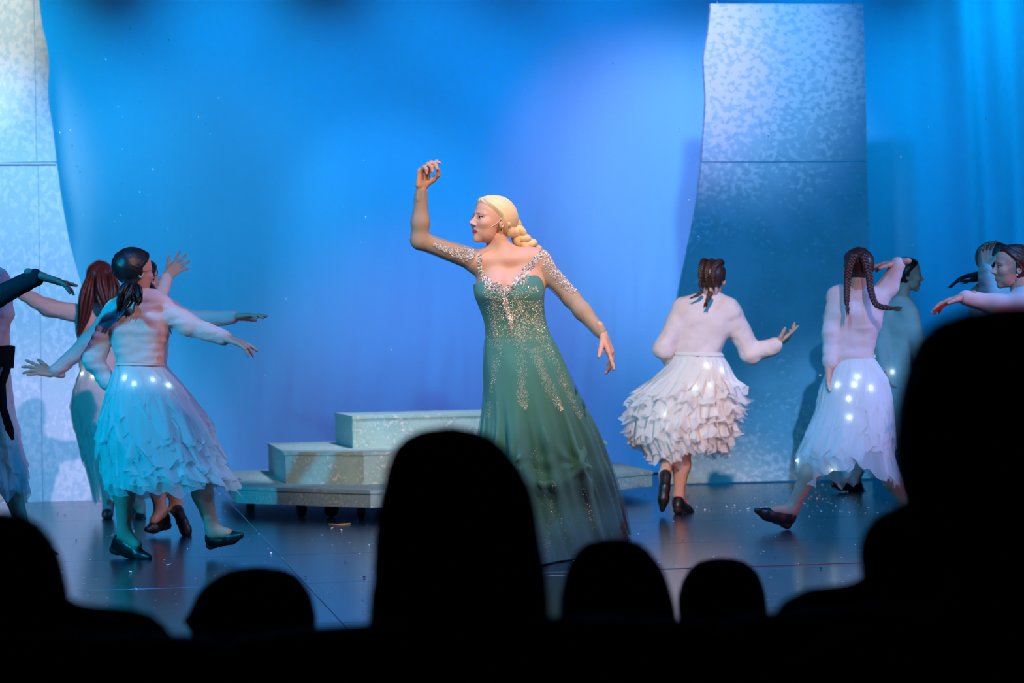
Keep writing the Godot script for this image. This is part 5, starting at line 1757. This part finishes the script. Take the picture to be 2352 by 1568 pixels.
# ------------------------------------------------------------------ paper snow
func snow() -> void:
	var g := RandomNumberGenerator.new()
	g.seed = 77
	var add := func(mb: MB, p: Vector3, r: float, tilt: float):
		var a := g.randf() * TAU
		var x := Vector3(cos(a), 0, sin(a))
		var y := Vector3(-sin(a), 0, cos(a))
		x = x.rotated(y, g.randf_range(-tilt, tilt))
		var i := mb.v.size()
		var e := r * g.randf_range(0.4, 1.0)
		var up := x.cross(y) * -1.0
		mb.vert(p - x * r)
		mb.vert(p - y * e + up * r * 0.2 * tilt)
		mb.vert(p + x * r)
		mb.vert(p + y * e + up * r * 0.3 * tilt)
		mb.quad(i, i + 1, i + 2, i + 3)
	var mb := MB.new()
	for k in 1500:
		var px := g.randf_range(0, 2300)
		var py := 1115.0 + 340.0 * pow(g.randf(), 1.7)
		if g.randf() < 0.30:
			px = g.randf_range(1560, 2080)
			py = g.randf_range(1112, 1180)
		var p := PY(px, py, 0.004)
		if p.z > -8.0 or p.z < zcyc + 0.1:
			continue
		add.call(mb, p + Vector3(0, 0.002, 0), g.randf_range(0.003, 0.010) * (1.7 if g.randf() < 0.06 else 1.0), 0.5)
	part("paper_snow_on_floor", mb, mats.paper, self, "stuff")
	var o := get_node("paper_snow_on_floor")
	o.set_meta("label", "tiny white paper snow scattered over the dark stage floor")
	o.set_meta("category", "confetti")
	mb = MB.new()
	for k in 230:
		var px := g.randf_range(60, 2350)
		var py := g.randf_range(0, 1040)
		if g.randf() < 0.45:
			px = g.randf_range(110, 560)
			py = g.randf_range(20, 560)
		elif g.randf() < 0.3:
			px = g.randf_range(1560, 1660)
			py = g.randf_range(0, 560)
		add.call(mb, P(px, py, g.randf_range(12.6, 17.2)), g.randf_range(0.0038, 0.0085), 1.4)
	part("falling_snow", mb, mats.paper, self, "stuff")
	o = get_node("falling_snow")
	o.set_meta("label", "fine white paper snow falling through the blue air")
	o.set_meta("category", "confetti")
	var sx := thing("paper_streamer", "thin yellow paper strip lying on the stage floor by the casters", "streamer", PY(780, 1203, 0))
	var st := MB.new()
	tube(st, PackedVector3Array([PY(756, 1203, 0.004), PY(772, 1204.5, 0.005), PY(790, 1203.5, 0.004), PY(805, 1202.5, 0.005)]), PackedFloat32Array([0.004, 0.005, 0.005, 0.004]), 6)
	part("strip", st, mats.streamer, sx)

func materials() -> void:
	var m := mat("vinyl", lin(0.002, 0.014, 0.036), 0.20, 0.0, 0.75)
	grain(m, 0.02, 0.004, 256, 0.6)
	mat("blackbox", lin(0.010, 0.010, 0.011), 0.95, 0.0, 0.1)
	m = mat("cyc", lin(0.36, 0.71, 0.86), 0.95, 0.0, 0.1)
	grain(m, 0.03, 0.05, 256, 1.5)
	m = mat("velour", lin(0.010, 0.010, 0.012), 0.95, 0.0, 0.1)
	mat("tape", lin(0.45, 0.48, 0.5), 0.5)
	mat("steel", lin(0.35, 0.36, 0.38), 0.4, 0.8)
	mat("timber", lin(0.35, 0.24, 0.14), 0.8)
	mat("fixture", lin(0.012, 0.012, 0.013), 0.5)
	mat("rubber", lin(0.012, 0.012, 0.013), 0.55)
	mat("shoe", lin(0.010, 0.010, 0.011), 0.38)
	mat("sole", lin(0.014, 0.010, 0.009), 0.7)
	m = mat("skin", Color.WHITE, 0.5, 0.0, 0.4)
	m.vertex_color_use_as_albedo = true
	m.subsurf_scatter_enabled = true
	m.subsurf_scatter_strength = 0.12
	m = mat("eye", Color.WHITE, 0.12, 0.0, 0.5)
	m.vertex_color_use_as_albedo = true
	m = cloth_mat("shirt", lin(0.68, 0.53, 0.52), 1.0, 0.15)
	cloth_mat("darkshirt", lin(0.020, 0.024, 0.035), 1.0, 0.0)
	cloth_mat("tulle", lin(0.86, 0.84, 0.84), 0.55, 0.8)
	cloth_mat("tulle_blue", lin(0.72, 0.82, 0.84), 0.58, 0.8)
	cloth_mat("tulle_cream", lin(0.93, 0.91, 0.90), 0.55, 0.8)
	cloth_mat("lining", lin(0.66, 0.60, 0.57), 1.0, 0.2)
	m = cloth_mat("gown", lin(0.070, 0.225, 0.195), 1.0, 0.0)
	m.roughness = 0.62
	m.rim_enabled = true
	m.rim = 0.4
	m.rim_tint = 0.5
	cloth_mat("gown_sheer", lin(0.10, 0.34, 0.30), 0.36, 0.4)
	cloth_mat("sleeve", lin(0.42, 0.40, 0.31), 0.42, 0.2)
	m = mat("bead", Color.WHITE, 0.25, 0.25, 0.8)
	m.vertex_color_use_as_albedo = true
	mat("mic", lin(0.70, 0.58, 0.46), 0.5)
	mat("blackplastic", lin(0.01, 0.01, 0.01), 0.3)
	mat("pearl", lin(0.8, 0.8, 0.8), 0.2)
	mat("darkhair", lin(0.022, 0.014, 0.010), 0.7, 0.0, 0.2)
	mat("darkcloth", lin(0.022, 0.023, 0.028), 0.95, 0.0, 0.1)
	mat("seatcloth", lin(0.008, 0.008, 0.010), 0.9, 0.0, 0.15)
	m = mat("paper", lin(0.85, 0.86, 0.88), 0.8)
	m.cull_mode = BaseMaterial3D.CULL_DISABLED
	mat("streamer", lin(0.85, 0.48, 0.12), 0.7)
	m = mat("led", lin(0.8, 0.85, 0.8), 0.4)
	m.emission_enabled = true
	m.emission = lin(0.80, 1.0, 0.88)
	m.emission_energy_multiplier = 5.0
